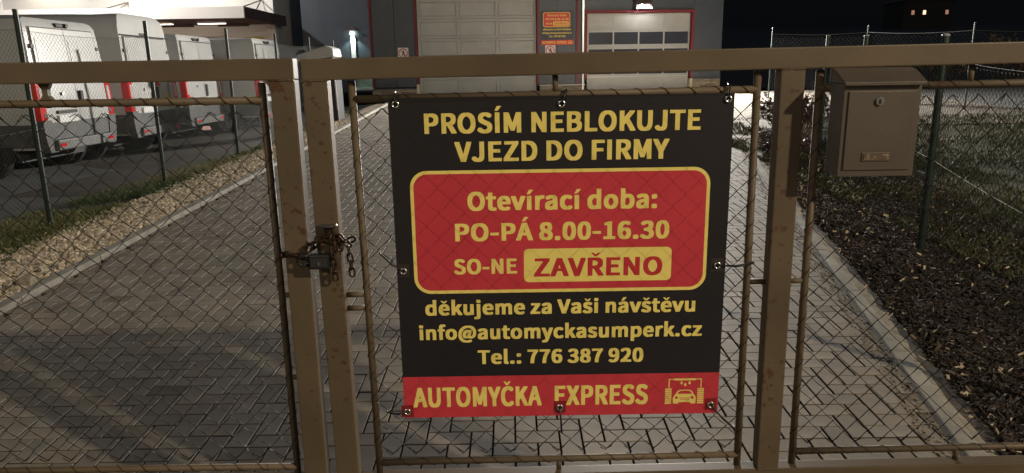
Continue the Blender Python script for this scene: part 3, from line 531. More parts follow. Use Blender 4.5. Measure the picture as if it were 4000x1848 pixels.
# ------------------------------------------------------------------ banner
FONT = json.loads(r'''{"-":[400,[[-1,214,340,214,344,219,344,331,338,335,0,334,-4,329]]],".":[333,[[70,-38,195,-39,212,-34,230,-21,241,-5,246,10,249,83,239,117,221,137,205,146,190,149,81,149,62,144,43,131,31,114,23,88,23,21,28,0,38,-17,55,-31]]],"0":[605,[[196,-38,345,-39,393,-27,431,-5,453,14,489,62,510,107,530,176,537,214,544,290,544,431,537,507,519,586,496,645,484,667,458,700,417,734,393,746,357,756,340,758,202,758,152,746,124,731,105,718,80,693,59,664,35,617,16,550,6,495,1,440,1,281,9,210,23,140,49,74,85,21,104,2,133,-17,174,-34],[269,100,242,124,228,143,214,171,202,207,187,283,182,376,192,471,211,545,239,595,261,617,274,622,305,596,322,569,334,543,353,467,361,407,362,360,361,317,353,255,336,186,324,157,305,126,279,101]]],"1":[605,[[39,-26,521,-27,527,-24,525,98,390,99,385,102,385,740,381,746,221,746,155,716,71,693,72,586,193,585,198,581,199,105,193,99,39,98]]],"2":[605,[[-4,-26,543,-25,542,102,298,104,290,107,363,186,436,283,477,357,491,393,503,438,508,471,508,571,500,614,486,652,467,684,450,703,412,731,381,746,324,758,179,758,160,756,119,746,62,717,30,693,-7,655,-7,600,40,552,138,552,176,589,198,605,229,622,245,625,274,610,298,586,315,555,323,524,322,507,315,474,296,424,262,364,240,333,196,276,151,226,79,154,-5,78]]],"3":[605,[[170,-38,333,-39,379,-31,414,-19,450,0,490,35,510,62,529,105,537,145,537,236,531,267,515,307,495,336,479,353,442,381,479,419,498,452,505,471,513,514,513,590,508,624,491,667,473,693,436,724,383,748,329,758,183,758,152,753,117,743,71,722,35,698,6,671,7,621,55,564,150,564,198,603,224,617,252,626,274,617,296,600,308,586,322,555,322,536,308,502,299,490,271,466,221,445,181,437,133,435,127,429,129,314,205,308,257,296,293,279,310,267,334,238,346,210,349,193,336,157,321,135,290,109,267,97,248,93,217,102,183,119,145,147,121,169,31,170,24,167,-20,110,-19,60,23,19,52,0,98,-22,140,-34]]],"6":[605,[[218,-38,364,-39,419,-24,458,-2,496,33,517,64,541,121,549,162,551,198,549,286,541,329,529,364,501,410,479,432,455,448,429,460,390,470,369,473,243,473,205,465,202,469,221,529,242,567,269,596,300,617,319,624,331,622,364,603,393,578,481,577,490,582,532,626,537,638,537,681,534,688,519,703,483,729,433,750,390,758,250,758,217,753,169,736,119,703,83,665,49,607,28,550,18,507,8,433,6,290,13,214,31,140,59,74,89,31,110,11,155,-19,186,-31],[288,95,255,118,230,150,204,212,194,267,209,288,231,311,264,334,290,344,324,325,346,298,362,257,368,217,360,179,346,145,319,111,300,97]]],"7":[605,[[149,-26,333,-25,342,100,351,188,366,269,381,329,411,417,447,490,485,555,546,640,544,745,0,744,-1,624,2,618,305,618,311,614,273,550,240,483,214,419,188,336,168,245,156,164,146,48]]],"8":[605,[[192,-38,350,-39,386,-34,431,-19,476,7,501,29,529,69,543,110,546,126,546,221,541,252,517,307,499,331,458,369,496,421,517,476,523,517,523,564,515,624,496,669,465,707,436,729,417,739,371,753,350,756,205,756,143,741,97,714,70,688,47,650,35,617,30,569,30,526,35,481,42,457,57,429,92,383,43,334,11,281,2,252,-4,219,-4,136,0,117,7,90,23,57,37,38,62,13,117,-19,152,-31],[274,86,236,102,219,113,190,145,175,181,178,207,197,250,218,279,238,296,279,277,318,250,339,229,350,212,363,181,358,155,338,123,310,100],[302,447,266,469,236,496,221,519,211,545,216,569,233,598,257,620,276,628,295,620,320,598,339,567,346,543,346,526,336,498,315,460]]],"9":[605,[[149,-38,305,-39,340,-31,386,-12,434,24,462,57,496,117,517,176,534,264,539,329,539,452,532,517,519,571,510,600,489,645,455,692,427,717,400,734,350,753,319,758,183,758,152,753,124,743,83,720,54,693,26,652,4,600,-6,536,-3,429,2,398,16,355,33,324,50,302,71,283,90,271,110,261,152,249,171,246,305,246,341,252,331,212,308,162,280,126,245,102,229,95,212,100,179,119,150,141,62,142,52,137,14,93,8,81,9,36,21,20,48,0,76,-17,114,-31],[250,376,226,389,200,419,183,457,175,498,183,538,202,581,221,606,252,626,264,622,291,602,317,569,341,514,353,457,336,432,298,398,264,378]]],":":[333,[[70,-38,195,-39,212,-34,230,-21,241,-5,246,10,249,83,239,117,221,137,205,146,190,149,81,149,62,144,43,131,31,114,23,88,23,21,28,0,38,-17,55,-31],[77,357,190,356,214,364,232,379,243,398,249,419,249,481,241,510,224,532,210,541,190,546,81,546,52,536,37,521,28,505,23,486,23,414,31,390,38,380,52,366]]],"@":[990,[[346,-195,529,-196,607,-181,648,-167,695,-143,696,-90,676,-42,669,-37,579,-37,524,-62,448,-82,402,-74,364,-62,314,-39,262,1,231,37,207,76,183,136,173,179,168,219,175,288,185,331,206,388,242,452,282,502,340,553,374,574,412,593,460,610,507,620,560,610,619,586,667,554,702,515,724,481,743,438,753,405,761,360,760,324,750,276,741,248,727,219,693,175,669,157,662,156,649,171,644,193,691,429,690,487,576,489,536,499,433,499,386,491,348,474,307,444,269,395,242,343,225,274,223,193,231,136,238,114,252,88,263,74,283,57,317,40,345,35,464,35,488,40,519,53,548,38,586,28,721,28,776,45,829,80,865,121,893,174,910,224,920,286,920,407,915,448,905,490,882,552,844,612,818,640,777,674,719,705,660,724,598,735,431,734,376,727,302,705,250,682,214,660,152,611,116,571,88,533,47,457,28,405,13,338,6,262,6,181,13,107,21,74,35,29,49,-2,69,-36,98,-75,143,-118,176,-141,207,-158,248,-174,314,-191],[424,167,410,178,400,198,394,219,397,245,411,288,428,319,456,352,476,367,481,367,498,350,499,340,477,217,443,180]]],"A":[657,[[-42,-26,141,-26,209,186,212,192,217,194,379,192,451,-26,638,-25,639,31,394,745,205,746,198,741,-43,31],[255,318,253,324,290,443,294,452,298,454,339,321,333,318]]],"B":[705,[[53,-26,402,-27,462,-20,514,-5,555,14,590,40,617,71,631,98,644,136,649,174,649,252,641,293,624,331,595,365,558,390,559,395,574,411,589,436,603,476,606,493,606,595,596,636,584,660,569,680,545,700,517,717,479,731,412,744,383,746,52,744],[240,99,237,105,239,317,312,315,369,305,412,286,443,258,455,236,460,219,460,207,448,171,420,138,393,121,352,107,305,99],[240,440,237,445,239,621,298,620,340,612,362,605,383,593,403,574,415,552,420,531,405,495,383,473,355,457,324,447,290,442]]],"C":[687,[[287,-38,448,-39,500,-29,533,-17,583,11,614,37,637,64,636,118,600,161,586,172,493,172,467,147,436,123,414,111,383,100,371,97,326,114,290,137,254,176,228,221,206,290,199,338,199,383,214,460,242,524,273,564,295,583,333,608,376,620,402,612,433,596,476,559,569,559,619,616,620,667,615,676,584,705,550,727,490,750,448,758,298,758,236,746,174,720,121,682,80,636,47,579,23,512,13,462,8,414,8,302,13,252,21,214,45,143,61,110,86,73,140,19,169,0,202,-17,257,-34]]],"D":[736,[[53,-26,355,-27,426,-17,474,-3,505,11,536,30,577,67,605,102,629,145,639,169,653,217,660,257,665,314,665,410,660,467,646,533,634,567,615,605,579,654,531,693,490,715,452,729,376,744,343,746,52,744],[240,102,237,107,237,614,243,620,283,615,336,600,383,574,413,548,439,510,462,452,472,405,475,343,467,290,453,243,431,200,401,162,362,133,333,119,279,104]]],"E":[639,[[53,-26,571,-25,573,98,569,103,243,104,237,110,239,312,505,313,511,319,511,438,507,444,238,446,238,616,557,618,561,624,559,745,52,744]]],"F":[602,[[53,-26,236,-25,239,295,510,299,511,419,507,425,238,427,237,612,243,618,557,618,561,624,559,745,52,744]]],"I":[347,[[53,-26,231,-27,236,-24,237,740,233,746,57,746,52,743]]],"J":[585,[[149,-38,305,-39,367,-24,400,-5,423,14,446,45,458,69,472,117,477,152,477,740,474,746,298,746,292,743,292,224,281,164,264,130,244,110,224,100,189,119,168,140,145,172,55,173,38,165,-15,124,-15,74,12,35,36,11,64,-10,93,-24]]],"K":[695,[[53,-26,236,-25,237,200,302,278,312,267,481,-26,676,-25,677,21,674,31,437,440,439,448,643,692,642,745,445,745,240,502,237,507,236,744,52,744]]],"L":[593,[[53,-26,545,-27,551,-24,551,98,548,103,243,104,237,107,237,740,233,746,57,746,52,743]]],"M":[858,[[53,-26,226,-25,229,285,236,274,316,52,324,46,469,46,476,50,554,264,564,283,567,-25,745,-25,744,745,548,746,540,743,403,357,398,350,255,744,52,744]]],"N":[770,[[53,-26,226,-27,232,-24,233,377,239,374,469,-26,657,-25,656,745,483,746,478,743,477,350,477,343,474,341,238,745,52,744]]],"O":[789,[[280,-38,443,-39,502,-27,562,0,599,26,631,58,648,81,670,114,686,150,705,210,718,288,720,333,718,436,708,502,681,583,650,638,605,689,567,717,540,732,486,750,440,758,288,758,224,746,188,732,142,705,114,682,90,655,54,600,26,526,13,469,8,419,8,305,21,214,42,148,76,85,105,49,137,19,193,-15,233,-29],[357,100,326,111,290,135,266,160,242,193,221,238,207,288,199,338,199,386,207,436,223,490,254,548,285,581,312,600,336,612,367,620,402,608,436,586,465,557,484,531,498,505,515,460,527,400,530,350,522,295,510,248,495,212,470,169,444,140,414,119,371,100]]],"P":[682,[[53,-26,236,-25,239,260,393,261,464,273,493,283,531,302,551,317,579,345,603,386,618,438,620,457,620,562,610,612,596,645,579,670,545,700,486,729,407,744,379,746,52,744],[240,387,237,393,238,618,269,620,317,615,364,603,391,588,411,569,420,555,429,533,433,510,424,469,410,442,379,414,340,397,288,387]]],"R":[684,[[53,-26,236,-25,237,271,243,277,269,277,277,269,445,-25,452,-27,643,-25,643,26,489,293,493,298,538,321,577,355,605,400,620,450,623,567,612,619,590,663,550,703,519,720,488,731,424,744,395,746,52,744],[240,404,237,410,238,618,283,620,329,615,371,603,395,589,422,560,434,524,431,498,411,457,381,430,343,414,283,404]]],"S":[645,[[211,-38,376,-39,448,-24,486,-8,529,23,562,64,581,105,589,140,589,245,577,293,551,336,524,362,481,391,279,483,244,510,235,521,224,548,229,565,250,594,274,610,307,622,348,610,371,598,424,561,514,561,522,564,565,617,565,671,539,695,507,717,469,736,426,750,381,758,233,758,198,753,164,743,112,717,81,691,57,660,38,614,32,586,32,495,45,448,70,405,95,380,131,354,179,330,312,272,348,253,380,226,398,193,399,179,394,164,381,142,367,127,338,109,300,97,255,109,219,126,173,157,145,182,55,182,9,131,-1,117,-1,69,24,42,69,9,117,-15,169,-31]]],"T":[648,[[203,-26,386,-25,387,614,393,618,604,619,604,745,-17,744,-16,619,195,618,201,614]]],"U":[768,[[268,-38,433,-39,505,-24,548,-3,583,25,615,67,629,95,651,164,661,252,661,740,657,746,483,746,478,743,477,290,472,248,455,186,438,154,402,119,376,104,355,98,338,102,314,114,282,140,269,160,254,188,240,240,235,279,234,743,229,746,52,746,47,743,46,274,51,195,66,126,92,67,121,28,140,11,171,-10,198,-22,238,-34]]],"V":[625,[[184,-26,376,-27,383,-24,610,686,609,745,431,746,424,743,289,286,283,279,143,744,-45,744,-46,686]]],"X":[623,[[-30,-26,160,-26,276,191,286,179,400,-26,593,-25,594,21,591,31,399,367,577,688,580,698,578,745,390,745,289,555,283,551,176,745,-17,744,-18,698,-15,688,163,371,-30,29]]],"Y":[581,[[168,-26,350,-25,352,250,569,693,568,745,381,745,262,488,257,492,141,745,-48,744,-48,690,165,255]]],"Z":[652,[[3,-26,593,-25,594,98,590,103,252,104,245,107,586,636,589,645,587,745,36,744,35,624,38,618,338,618,345,614,4,86,1,76]]],"a":[613,[[137,-38,281,-39,319,-31,348,-21,360,-27,517,-27,522,-24,523,352,518,414,503,469,479,512,453,538,419,558,381,569,357,573,219,573,198,570,152,560,100,541,50,515,33,502,33,450,67,390,162,390,210,417,269,439,290,429,311,410,322,390,330,369,329,364,324,361,221,346,167,331,117,313,88,298,58,276,40,257,21,224,11,190,8,110,13,71,21,48,33,23,64,-10,100,-29],[233,95,210,113,197,133,195,145,207,170,230,193,264,213,302,227,335,233,336,154,298,124,271,107,245,95]]],"b":[667,[[251,-38,393,-39,424,-34,457,-22,498,2,545,49,563,76,584,121,601,193,604,217,604,336,591,412,572,462,549,500,513,536,474,558,445,567,412,573,281,573,233,561,229,563,225,807,45,808,42,802,42,-24,48,-27,210,-27],[305,97,260,119,233,138,228,145,227,367,238,382,267,405,293,422,326,436,362,415,386,386,403,348,415,274,405,214,384,162,365,136,350,120,326,104,312,97]]],"c":[561,[[220,-38,371,-39,390,-37,421,-29,457,-15,483,0,519,26,519,81,481,138,386,139,343,109,310,95,274,109,244,133,221,164,202,207,192,252,192,274,197,302,211,345,239,390,276,422,310,436,331,427,371,399,462,399,469,404,500,445,508,457,507,512,469,541,424,562,374,573,238,573,193,565,164,555,114,529,77,498,45,455,23,412,14,383,4,326,4,202,11,155,26,110,50,64,67,42,97,12,121,-5,155,-22,193,-34]]],"d":[669,[[194,-38,340,-39,393,-25,560,-27,565,-24,565,802,562,808,382,807,379,570,374,568,350,573,217,573,186,567,145,553,106,529,76,501,52,469,28,424,14,381,4,319,6,181,26,100,42,64,59,38,95,1,124,-17,145,-27],[288,97,255,116,235,136,219,160,202,202,192,267,200,312,209,340,226,374,260,413,283,429,302,436,348,415,370,398,380,386,380,164,377,157,357,137,332,117,295,97]]],"e":[604,[[225,-38,383,-39,402,-37,471,-17,510,2,526,14,527,69,497,124,402,125,345,97,314,90,279,104,240,133,216,164,196,212,200,218,545,220,551,269,549,360,541,407,529,445,510,483,481,520,450,543,410,562,357,573,224,573,183,565,157,555,129,541,104,524,68,488,35,438,16,390,4,326,4,205,14,148,30,102,42,79,68,43,114,2,160,-22,198,-34],[200,335,198,340,202,350,230,398,260,424,290,439,312,431,334,414,360,374,370,340,369,336,364,335]]],"f":[379,[[58,-26,236,-27,241,-24,242,431,248,435,348,435,354,440,352,556,244,560,242,614,244,631,259,669,274,684,376,684,396,752,396,800,388,808,331,820,190,820,162,815,126,800,106,786,88,765,66,719,56,660,55,560,-5,556,-15,550,-14,437,50,435,56,429]]],"i":[330,[[44,-26,221,-27,227,-24,227,552,224,558,48,558,42,555],[70,619,193,618,212,624,223,631,236,648,242,667,241,740,236,757,229,768,214,779,190,787,76,787,60,782,44,771,33,756,28,736,28,671,33,650,42,636,57,624]]],"j":[330,[[-39,-264,98,-265,150,-253,174,-238,191,-221,205,-200,217,-171,227,-112,227,552,224,558,48,558,42,555,41,-71,34,-105,17,-129,7,-132,-69,-132,-75,-136,-91,-198,-91,-248,-88,-253,-76,-258],[70,619,193,618,223,631,234,645,242,667,241,740,229,768,210,782,190,787,79,787,64,784,46,774,33,758,28,740,28,664,40,637,57,624]]],"k":[602,[[44,-26,223,-26,226,112,269,162,277,155,388,-26,574,-27,579,-24,579,26,398,314,550,500,554,510,553,555,548,558,360,557,237,405,226,396,225,802,221,808,48,808,42,805]]],"l":[338,[[113,-38,255,-39,279,-33,282,-29,282,29,272,83,267,89,238,92,227,117,227,802,221,808,48,808,42,802,42,60,50,19,64,-10,83,-27]]],"m":[970,[[44,-26,226,-25,228,357,235,369,257,391,298,422,314,430,329,422,343,405,353,386,363,348,365,321,368,-26,550,-25,551,360,598,406,638,430,652,422,667,405,681,371,687,345,689,319,690,-25,871,-26,873,405,865,450,855,481,834,519,822,533,795,553,762,567,731,573,602,573,586,570,550,558,505,531,460,560,407,573,276,572,250,567,214,554,205,558,44,557]]],"n":[659,[[44,-26,226,-25,228,357,276,405,300,422,324,432,348,418,360,400,369,379,377,343,380,314,381,-25,562,-25,563,402,555,450,543,486,524,520,502,541,490,550,460,565,419,573,286,572,257,567,214,551,205,558,43,556]]],"o":[655,[[218,-38,371,-39,410,-31,457,-13,493,11,533,52,563,100,579,145,592,221,592,310,587,352,572,410,553,450,536,476,500,515,464,541,417,562,364,573,229,573,164,558,114,531,77,500,45,457,21,407,11,371,4,326,4,205,14,148,28,107,57,56,109,5,169,-27],[293,97,258,117,235,140,216,169,197,224,192,252,192,276,202,326,226,379,254,412,271,424,298,436,314,429,338,413,358,393,374,369,393,324,401,290,404,260,389,193,365,148,354,133,329,111,302,97]]],"p":[669,[[44,-252,225,-252,229,-35,257,-39,393,-39,424,-34,457,-22,498,2,534,36,560,71,584,121,601,193,604,217,604,336,601,360,591,412,567,471,536,515,498,546,462,562,412,573,281,573,243,565,214,555,205,558,43,556],[305,97,260,119,228,145,227,367,237,381,274,410,312,432,326,436,362,415,386,386,403,348,415,274,405,214,384,162,365,136,350,120,326,104,312,97]]],"r":[441,[[44,-26,226,-25,227,312,231,324,264,384,281,403,312,427,326,432,407,432,414,435,430,507,430,555,426,562,393,573,264,573,248,569,214,556,205,558,43,556]]],"s":[520,[[149,-38,305,-39,348,-31,386,-17,414,1,443,30,460,62,470,105,470,188,460,226,440,258,413,283,388,298,236,364,217,377,199,400,202,410,218,429,245,442,279,429,319,404,414,405,455,457,456,510,448,520,395,550,355,565,312,573,174,573,140,568,102,555,68,536,40,508,23,479,13,440,13,352,21,321,36,295,52,276,93,247,243,181,273,157,284,140,279,126,269,112,250,97,229,89,183,105,119,146,31,146,23,143,-17,86,-16,33,24,4,67,-17,110,-31]]],"t":[430,[[180,-38,326,-39,376,-29,403,-19,403,33,386,97,276,97,264,107,252,126,244,152,242,176,242,431,248,435,385,436,387,552,381,558,243,560,240,710,79,711,74,709,70,695,62,560,-10,556,-22,550,-23,440,-17,435,52,435,58,431,58,105,69,52,85,17,110,-11,148,-31]]],"u":[656,[[168,-38,317,-39,343,-34,381,-19,390,-27,552,-25,551,557,371,556,370,183,331,137,302,114,274,99,257,109,240,129,228,155,220,198,219,556,36,556,35,133,40,93,57,40,82,2,119,-24]]],"v":[572,[[158,-26,357,-25,546,505,544,557,362,556,257,249,252,257,152,557,-33,556,-34,500]]],"y":[572,[[37,-257,148,-258,205,-248,231,-236,257,-218,282,-193,305,-160,329,-114,350,-60,541,490,546,510,544,557,364,557,264,261,257,274,152,557,-33,556,-35,507,-31,495,169,-7,158,-40,139,-76,120,-100,105,-112,86,-122,12,-123,5,-126,-13,-195,-13,-243,-2,-250]]],"z":[526,[[-13,-26,483,-25,482,98,240,99,234,102,476,460,475,557,17,556,18,436,224,434,228,431,-12,76,-15,67]]],"Í":[347,[[53,-26,231,-27,236,-24,237,740,233,746,57,746,52,743],[47,810,167,810,310,987,310,993,138,992,56,836,46,814]]],"í":[330,[[44,-26,221,-27,227,-24,227,552,224,558,48,558,42,555],[37,621,157,622,295,795,300,805,129,804,68,690,37,629]]],"Á":[657,[[-42,-26,141,-26,209,186,212,192,217,194,379,192,451,-26,638,-25,639,31,394,745,205,746,198,741,-43,31],[255,318,253,324,290,443,294,452,298,454,339,321,333,318],[200,810,321,810,460,983,464,993,293,993,209,833]]],"á":[613,[[137,-38,281,-39,319,-31,348,-21,360,-27,517,-27,522,-24,523,352,518,414,503,469,479,512,453,538,419,558,381,569,357,573,219,573,198,570,152,560,100,541,50,515,33,502,33,450,67,390,162,390,210,417,269,439,290,429,311,410,322,390,330,369,329,364,324,361,221,346,167,331,117,313,88,298,58,276,40,257,21,224,11,190,8,110,13,71,21,48,33,23,64,-10,100,-29],[233,95,210,113,197,133,195,145,207,170,230,193,264,213,302,227,335,233,336,154,298,124,271,107,245,95],[168,621,288,622,426,795,431,805,260,804,199,690,168,629]]],"Ř":[684,[[53,-26,236,-25,237,271,243,277,269,277,277,269,445,-25,452,-27,643,-25,643,26,489,293,493,298,538,321,577,355,605,400,620,450,623,567,612,619,590,663,550,703,519,720,488,731,424,744,395,746,52,744],[240,404,237,410,238,618,283,620,329,615,371,603,395,589,422,560,434,524,431,498,411,457,381,430,343,414,283,404],[298,800,395,800,506,926,519,945,410,945,348,865,343,867,283,945,174,945,187,926]]],"Č":[687,[[287,-38,448,-39,500,-29,533,-17,583,11,614,37,637,64,636,118,600,161,586,172,493,172,467,147,436,123,414,111,383,100,371,97,326,114,290,137,254,176,228,221,206,290,199,338,199,383,214,460,242,524,273,564,295,583,333,608,376,620,402,612,433,596,476,559,569,559,619,616,620,667,615,676,584,705,550,727,490,750,448,758,298,758,236,746,174,720,121,682,80,636,47,579,23,512,13,462,8,414,8,302,13,252,21,214,45,143,61,110,86,73,140,19,169,0,202,-17,257,-34],[273,800,369,800,489,936,493,945,383,945,321,866,260,945,150,945,154,936]]],"ě":[604,[[225,-38,383,-39,402,-37,471,-17,510,2,526,14,527,69,497,124,402,125,345,97,314,90,279,104,240,133,216,164,196,212,200,218,545,220,551,269,549,360,541,407,529,445,510,483,481,520,450,543,410,562,357,573,224,573,183,565,157,555,129,541,104,524,68,488,35,438,16,390,4,326,4,205,14,148,30,102,42,79,68,43,114,2,160,-22,198,-34],[200,335,198,340,202,350,230,398,260,424,290,439,312,431,334,414,360,374,370,340,369,336,364,335],[228,612,324,612,437,740,447,757,338,757,276,679,214,757,105,757,116,740]]],"š":[520,[[149,-38,305,-39,348,-31,386,-17,414,1,443,30,460,62,470,105,470,188,460,226,440,258,413,283,388,298,236,364,217,377,199,400,202,410,218,429,245,442,279,429,319,404,414,405,455,457,456,510,448,520,395,550,355,565,312,573,174,573,140,568,102,555,68,536,40,508,23,479,13,440,13,352,21,321,36,295,52,276,93,247,243,181,273,157,284,140,279,126,269,112,250,97,229,89,183,105,119,146,31,146,23,143,-17,86,-16,33,24,4,67,-17,110,-31],[178,612,272,612,394,750,395,757,286,757,229,681,224,679,164,757,55,757,56,750]]]}''')
m_bk = mat('banner_black', (0.014, 0.012, 0.013), 0.5, c2=(0.018, 0.015, 0.016), scale=3, transl=0.22, spec=0.35, bump=0.35, bscale=3.2)
m_red = mat('banner_red', (0.45, 0.036, 0.045), 0.5, c2=(0.37, 0.028, 0.035), scale=2.5, transl=0.30, spec=0.35, bump=0.35, bscale=3.2)
m_yel = mat('banner_yellow', (0.71, 0.55, 0.135), 0.5, c2=(0.60, 0.46, 0.112), scale=4, transl=0.30, spec=0.35, bump=0.35, bscale=3.2)
m_redtx = mat('banner_red_ink', (0.40, 0.026, 0.030), 0.5, transl=0.30, spec=0.35, bump=0.35, bscale=3.2)
m_pop = mat('eyelet_steel', (0.75, 0.73, 0.68), 0.22, 1.0)
m_tape_r = mat('eyelet_patch_red', (0.20, 0.015, 0.018), 0.3)
m_tape = mat('eyelet_patch', (0.03, 0.02, 0.02), 0.5)

PENDING = []
def text(s, x0, x1, zb, cap, m, parent, mp, off, name='lettering', cut=None):
    """outline lettering fitted to x0..x1, cap height cap, on baseline zb"""
    loops = []; words = [[]]; x = 0.0
    for ch in s:
        if ch == ' ': x += 235; words.append([]); continue
        adv, L = FONT[ch]
        for l in L: loops.append([(x + l[2 * k], l[2 * k + 1]) for k in range(len(l) // 2)]); words[-1].append(loops[-1])
        x += adv
    mn = min(p[0] for l in loops for p in l); mx = max(p[0] for l in loops for p in l)
    sx = (x1 - x0) / (mx - mn); sy = cap / 760.0
    for wd in words:
        lw = [[(x0 + (p[0] - mn) * sx, zb + p[1] * sy) for p in l] for l in wd]
        if cut is not None: cut += lw
        shape(lw, m, parent, mp, off, name)
def rpath(x0, x1, z0, z1, r, n=8):
    P = []
    for cx, cz, a0 in ((x1 - r, z1 - r, 0), (x0 + r, z1 - r, 1), (x0 + r, z0 + r, 2), (x1 - r, z0 + r, 3)):
        for k in range(n + 1): t = (a0 + k / n) * math.pi / 2; P.append((cx + r * math.cos(t), cz + r * math.sin(t)))
    return P
def shape(polys, m, parent, mp, off, name):
    cu = bpy.data.curves.new(name, 'CURVE'); cu.dimensions = '2D'; cu.fill_mode = 'BOTH'
    for l in polys:
        sp = cu.splines.new('POLY'); sp.points.add(len(l) - 1); sp.use_cyclic_u = True
        for k, p in enumerate(l): sp.points[k].co = (p[0], p[1], 0, 1)
    PENDING.append((cu, name, m, parent, mp, off))
def flush_pending():
    tmp = []
    for it in PENDING:
        o = link(bpy.data.objects.new('tmp', it[0])); tmp.append(o)
    dg = bpy.context.evaluated_depsgraph_get()
    for o, (cu, name, m, parent, mp, off) in zip(tmp, PENDING):
        me = bpy.data.meshes.new_from_object(o.evaluated_get(dg))
        for v in me.vertices: v.co = mp(v.co.x, v.co.y, off)
        me.materials.clear(); me.materials.append(m)
        q = link(bpy.data.objects.new(name, me)); q.parent = parent
    for o in tmp: bpy.data.objects.remove(o)
    PENDING.clear()
def rrect(x0, x1, z0, z1, r, m, parent, mp, off, name, nx=48, nz=10):
    """rounded rectangle as a fine grid so that it follows the waves of the sheet"""
    xs = [x0 + r * (1 - math.cos(math.pi / 2 * k / 8)) for k in range(8)] + [x0 + r + (x1 - x0 - 2 * r) * k / nx for k in range(nx + 1)] + [x1 - r + r * math.sin(math.pi / 2 * k / 8) for k in range(1, 9)]
    mb = MB(); vs = []
    for x in xs:
        d = max(x0 + r - x, x - (x1 - r), 0); c = r - math.sqrt(max(r * r - d * d, 0))
        for k in range(nz + 1): vs.append(mp(x, z0 + c + (z1 - z0 - 2 * c) * k / nz, off))
    fs = [(i * (nz + 1) + k, (i + 1) * (nz + 1) + k, (i + 1) * (nz + 1) + k + 1, i * (nz + 1) + k + 1) for i in range(len(xs) - 1) for k in range(nz)]
    me = bpy.data.meshes.new(name); me.from_pydata([tuple(v) for v in vs], [], fs); me.materials.append(m)
    o = link(bpy.data.objects.new(name, me)); o.parent = parent; return o
def circle(cx, cz, r, n=16, a0=0, a1=6.2832): return [(cx + r * math.cos(a0 + (a1 - a0) * k / n), cz + r * math.sin(a0 + (a1 - a0) * k / n)) for k in range(n)]

def wash_logo(x0, x1, z0, z1, m, parent, mp, off, cut=None):
    S = lambda a, b: (x0 + (x1 - x0) * a, z0 + (z1 - z0) * b)
    def shape_(polys, *r):
        if cut is not None: cut.extend(polys)
        shape(polys, *r)
    bars = []
    for s0 in (0.0, 0.83):
        for k in range(8): bars.append([S(s0, 0.015 + 0.077 * k), S(s0 + 0.165, 0.015 + 0.077 * k + 0.008), S(s0 + 0.165, 0.072 + 0.077 * k + 0.008), S(s0, 0.072 + 0.077 * k)])
    shape_(bars, m, parent, mp, off, 'emblem_brush')
    shape_([[S(.08, .64), S(.105, .64), S(.105, .955), S(.22, .955), S(.22, .925), S(.78, .925), S(.78, .955), S(.905, .955), S(.905, .64), S(.93, .64), S(.93, .985), S(.78, .985), S(.78, 1.0), S(.22, 1.0), S(.22, .985), S(.08, .985)]], m, parent, mp, off, 'emblem_arch')
    drops = []
    for cx, cz in ((.415, .80), (.51, .73), (.62, .80)): drops.append([S(cx, cz + .11), S(cx + .022, cz + .055), S(cx + .033, cz + .01), S(cx + .02, cz - .022), S(cx, cz - .03), S(cx - .02, cz - .022), S(cx - .033, cz + .01), S(cx - .022, cz + .055)])
    shape_(drops, m, parent, mp, off, 'emblem_drops')
    body = [S(.21, .02), S(.34, .02), S(.35, .075), S(.655, .075), S(.665, .02), S(.79, .02), S(.80, .22), S(.775, .32), S(.735, .39), S(.72, .45), S(.675, .53), S(.61, .56), S(.40, .56), S(.335, .53), S(.29, .45), S(.27, .39), S(.225, .32), S(.20, .22)]
    win = [S(.315, .40), S(.345, .47), S(.38, .51), S(.42, .525), S(.60, .525), S(.64, .51), S(.67, .47), S(.695, .40)]
    l1 = circle(*S(.295, .255), (x1 - x0) * .038); l2 = circle(*S(.705, .255), (x1 - x0) * .038)
    gr = [S(.37, .245), S(.44, .225), S(.56, .225), S(.63, .245), S(.63, .265), S(.56, .248), S(.44, .248), S(.37, .265)]
    gr2 = [S(.37, .195), S(.44, .175), S(.56, .175), S(.63, .195), S(.63, .215), S(.56, .198), S(.44, .198), S(.37, .215)]
    shape_([body, win, l1, l2, gr, gr2], m, parent, mp, off, 'emblem_car')


OB = Vector((0.149, 0.012, 0.572))
ban = thing('banner', 'black and red opening-hours banner with yellow lettering tied to the gate mesh', 'banner', tuple(OB))
def mpb(x, z, off): return Vector((x - OB.x, -off, z - OB.z))
wave = lambda x, z: 0.0
q = 0.0005
outer = rpath(-0.300, 0.590, 0.985, 1.364, 0.050); inner = rpath(-0.290, 0.580, 0.995, 1.354, 0.041); field = rpath(0.035, 0.483, 1.0175, 1.1225, 0.014, 4)
cb = []; crd = []; cf = []; cbd = []
text('PROSÍM NEBLOKUJTE', -0.250, 0.554, 1.4745, 0.0575, m_yel, ban, mpb, q, cut=cb)
text('VJEZD DO FIRMY', -0.164, 0.464, 1.3915, 0.0575, m_yel, ban, mpb, q, cut=cb)
text('děkujeme za Vaši návštěvu', -0.271, 0.562, 0.9165, 0.0455, m_yel, ban, mpb, q, cut=cb)
text('info@automyckasumperk.cz', -0.293, 0.586, 0.836, 0.0455, m_yel, ban, mpb, q, cut=cb)
text('Tel.: 776 387 920', -0.113, 0.406, 0.753, 0.0455, m_yel, ban, mpb, q, cut=cb)
text('Otevírací doba:', -0.131, 0.434, 1.2445, 0.0555, m_yel, ban, mpb, q, cut=crd)
text('PO-PÁ 8.00-16.30', -0.171, 0.473, 1.151, 0.0535, m_yel, ban, mpb, q, cut=crd)
text('SO-NE', -0.178, 0.014, 1.0475, 0.0465, m_yel, ban, mpb, q, cut=crd)
text('ZAVŘENO', 0.065, 0.456, 1.0365, 0.057, m_redtx, ban, mpb, q, cut=cf)
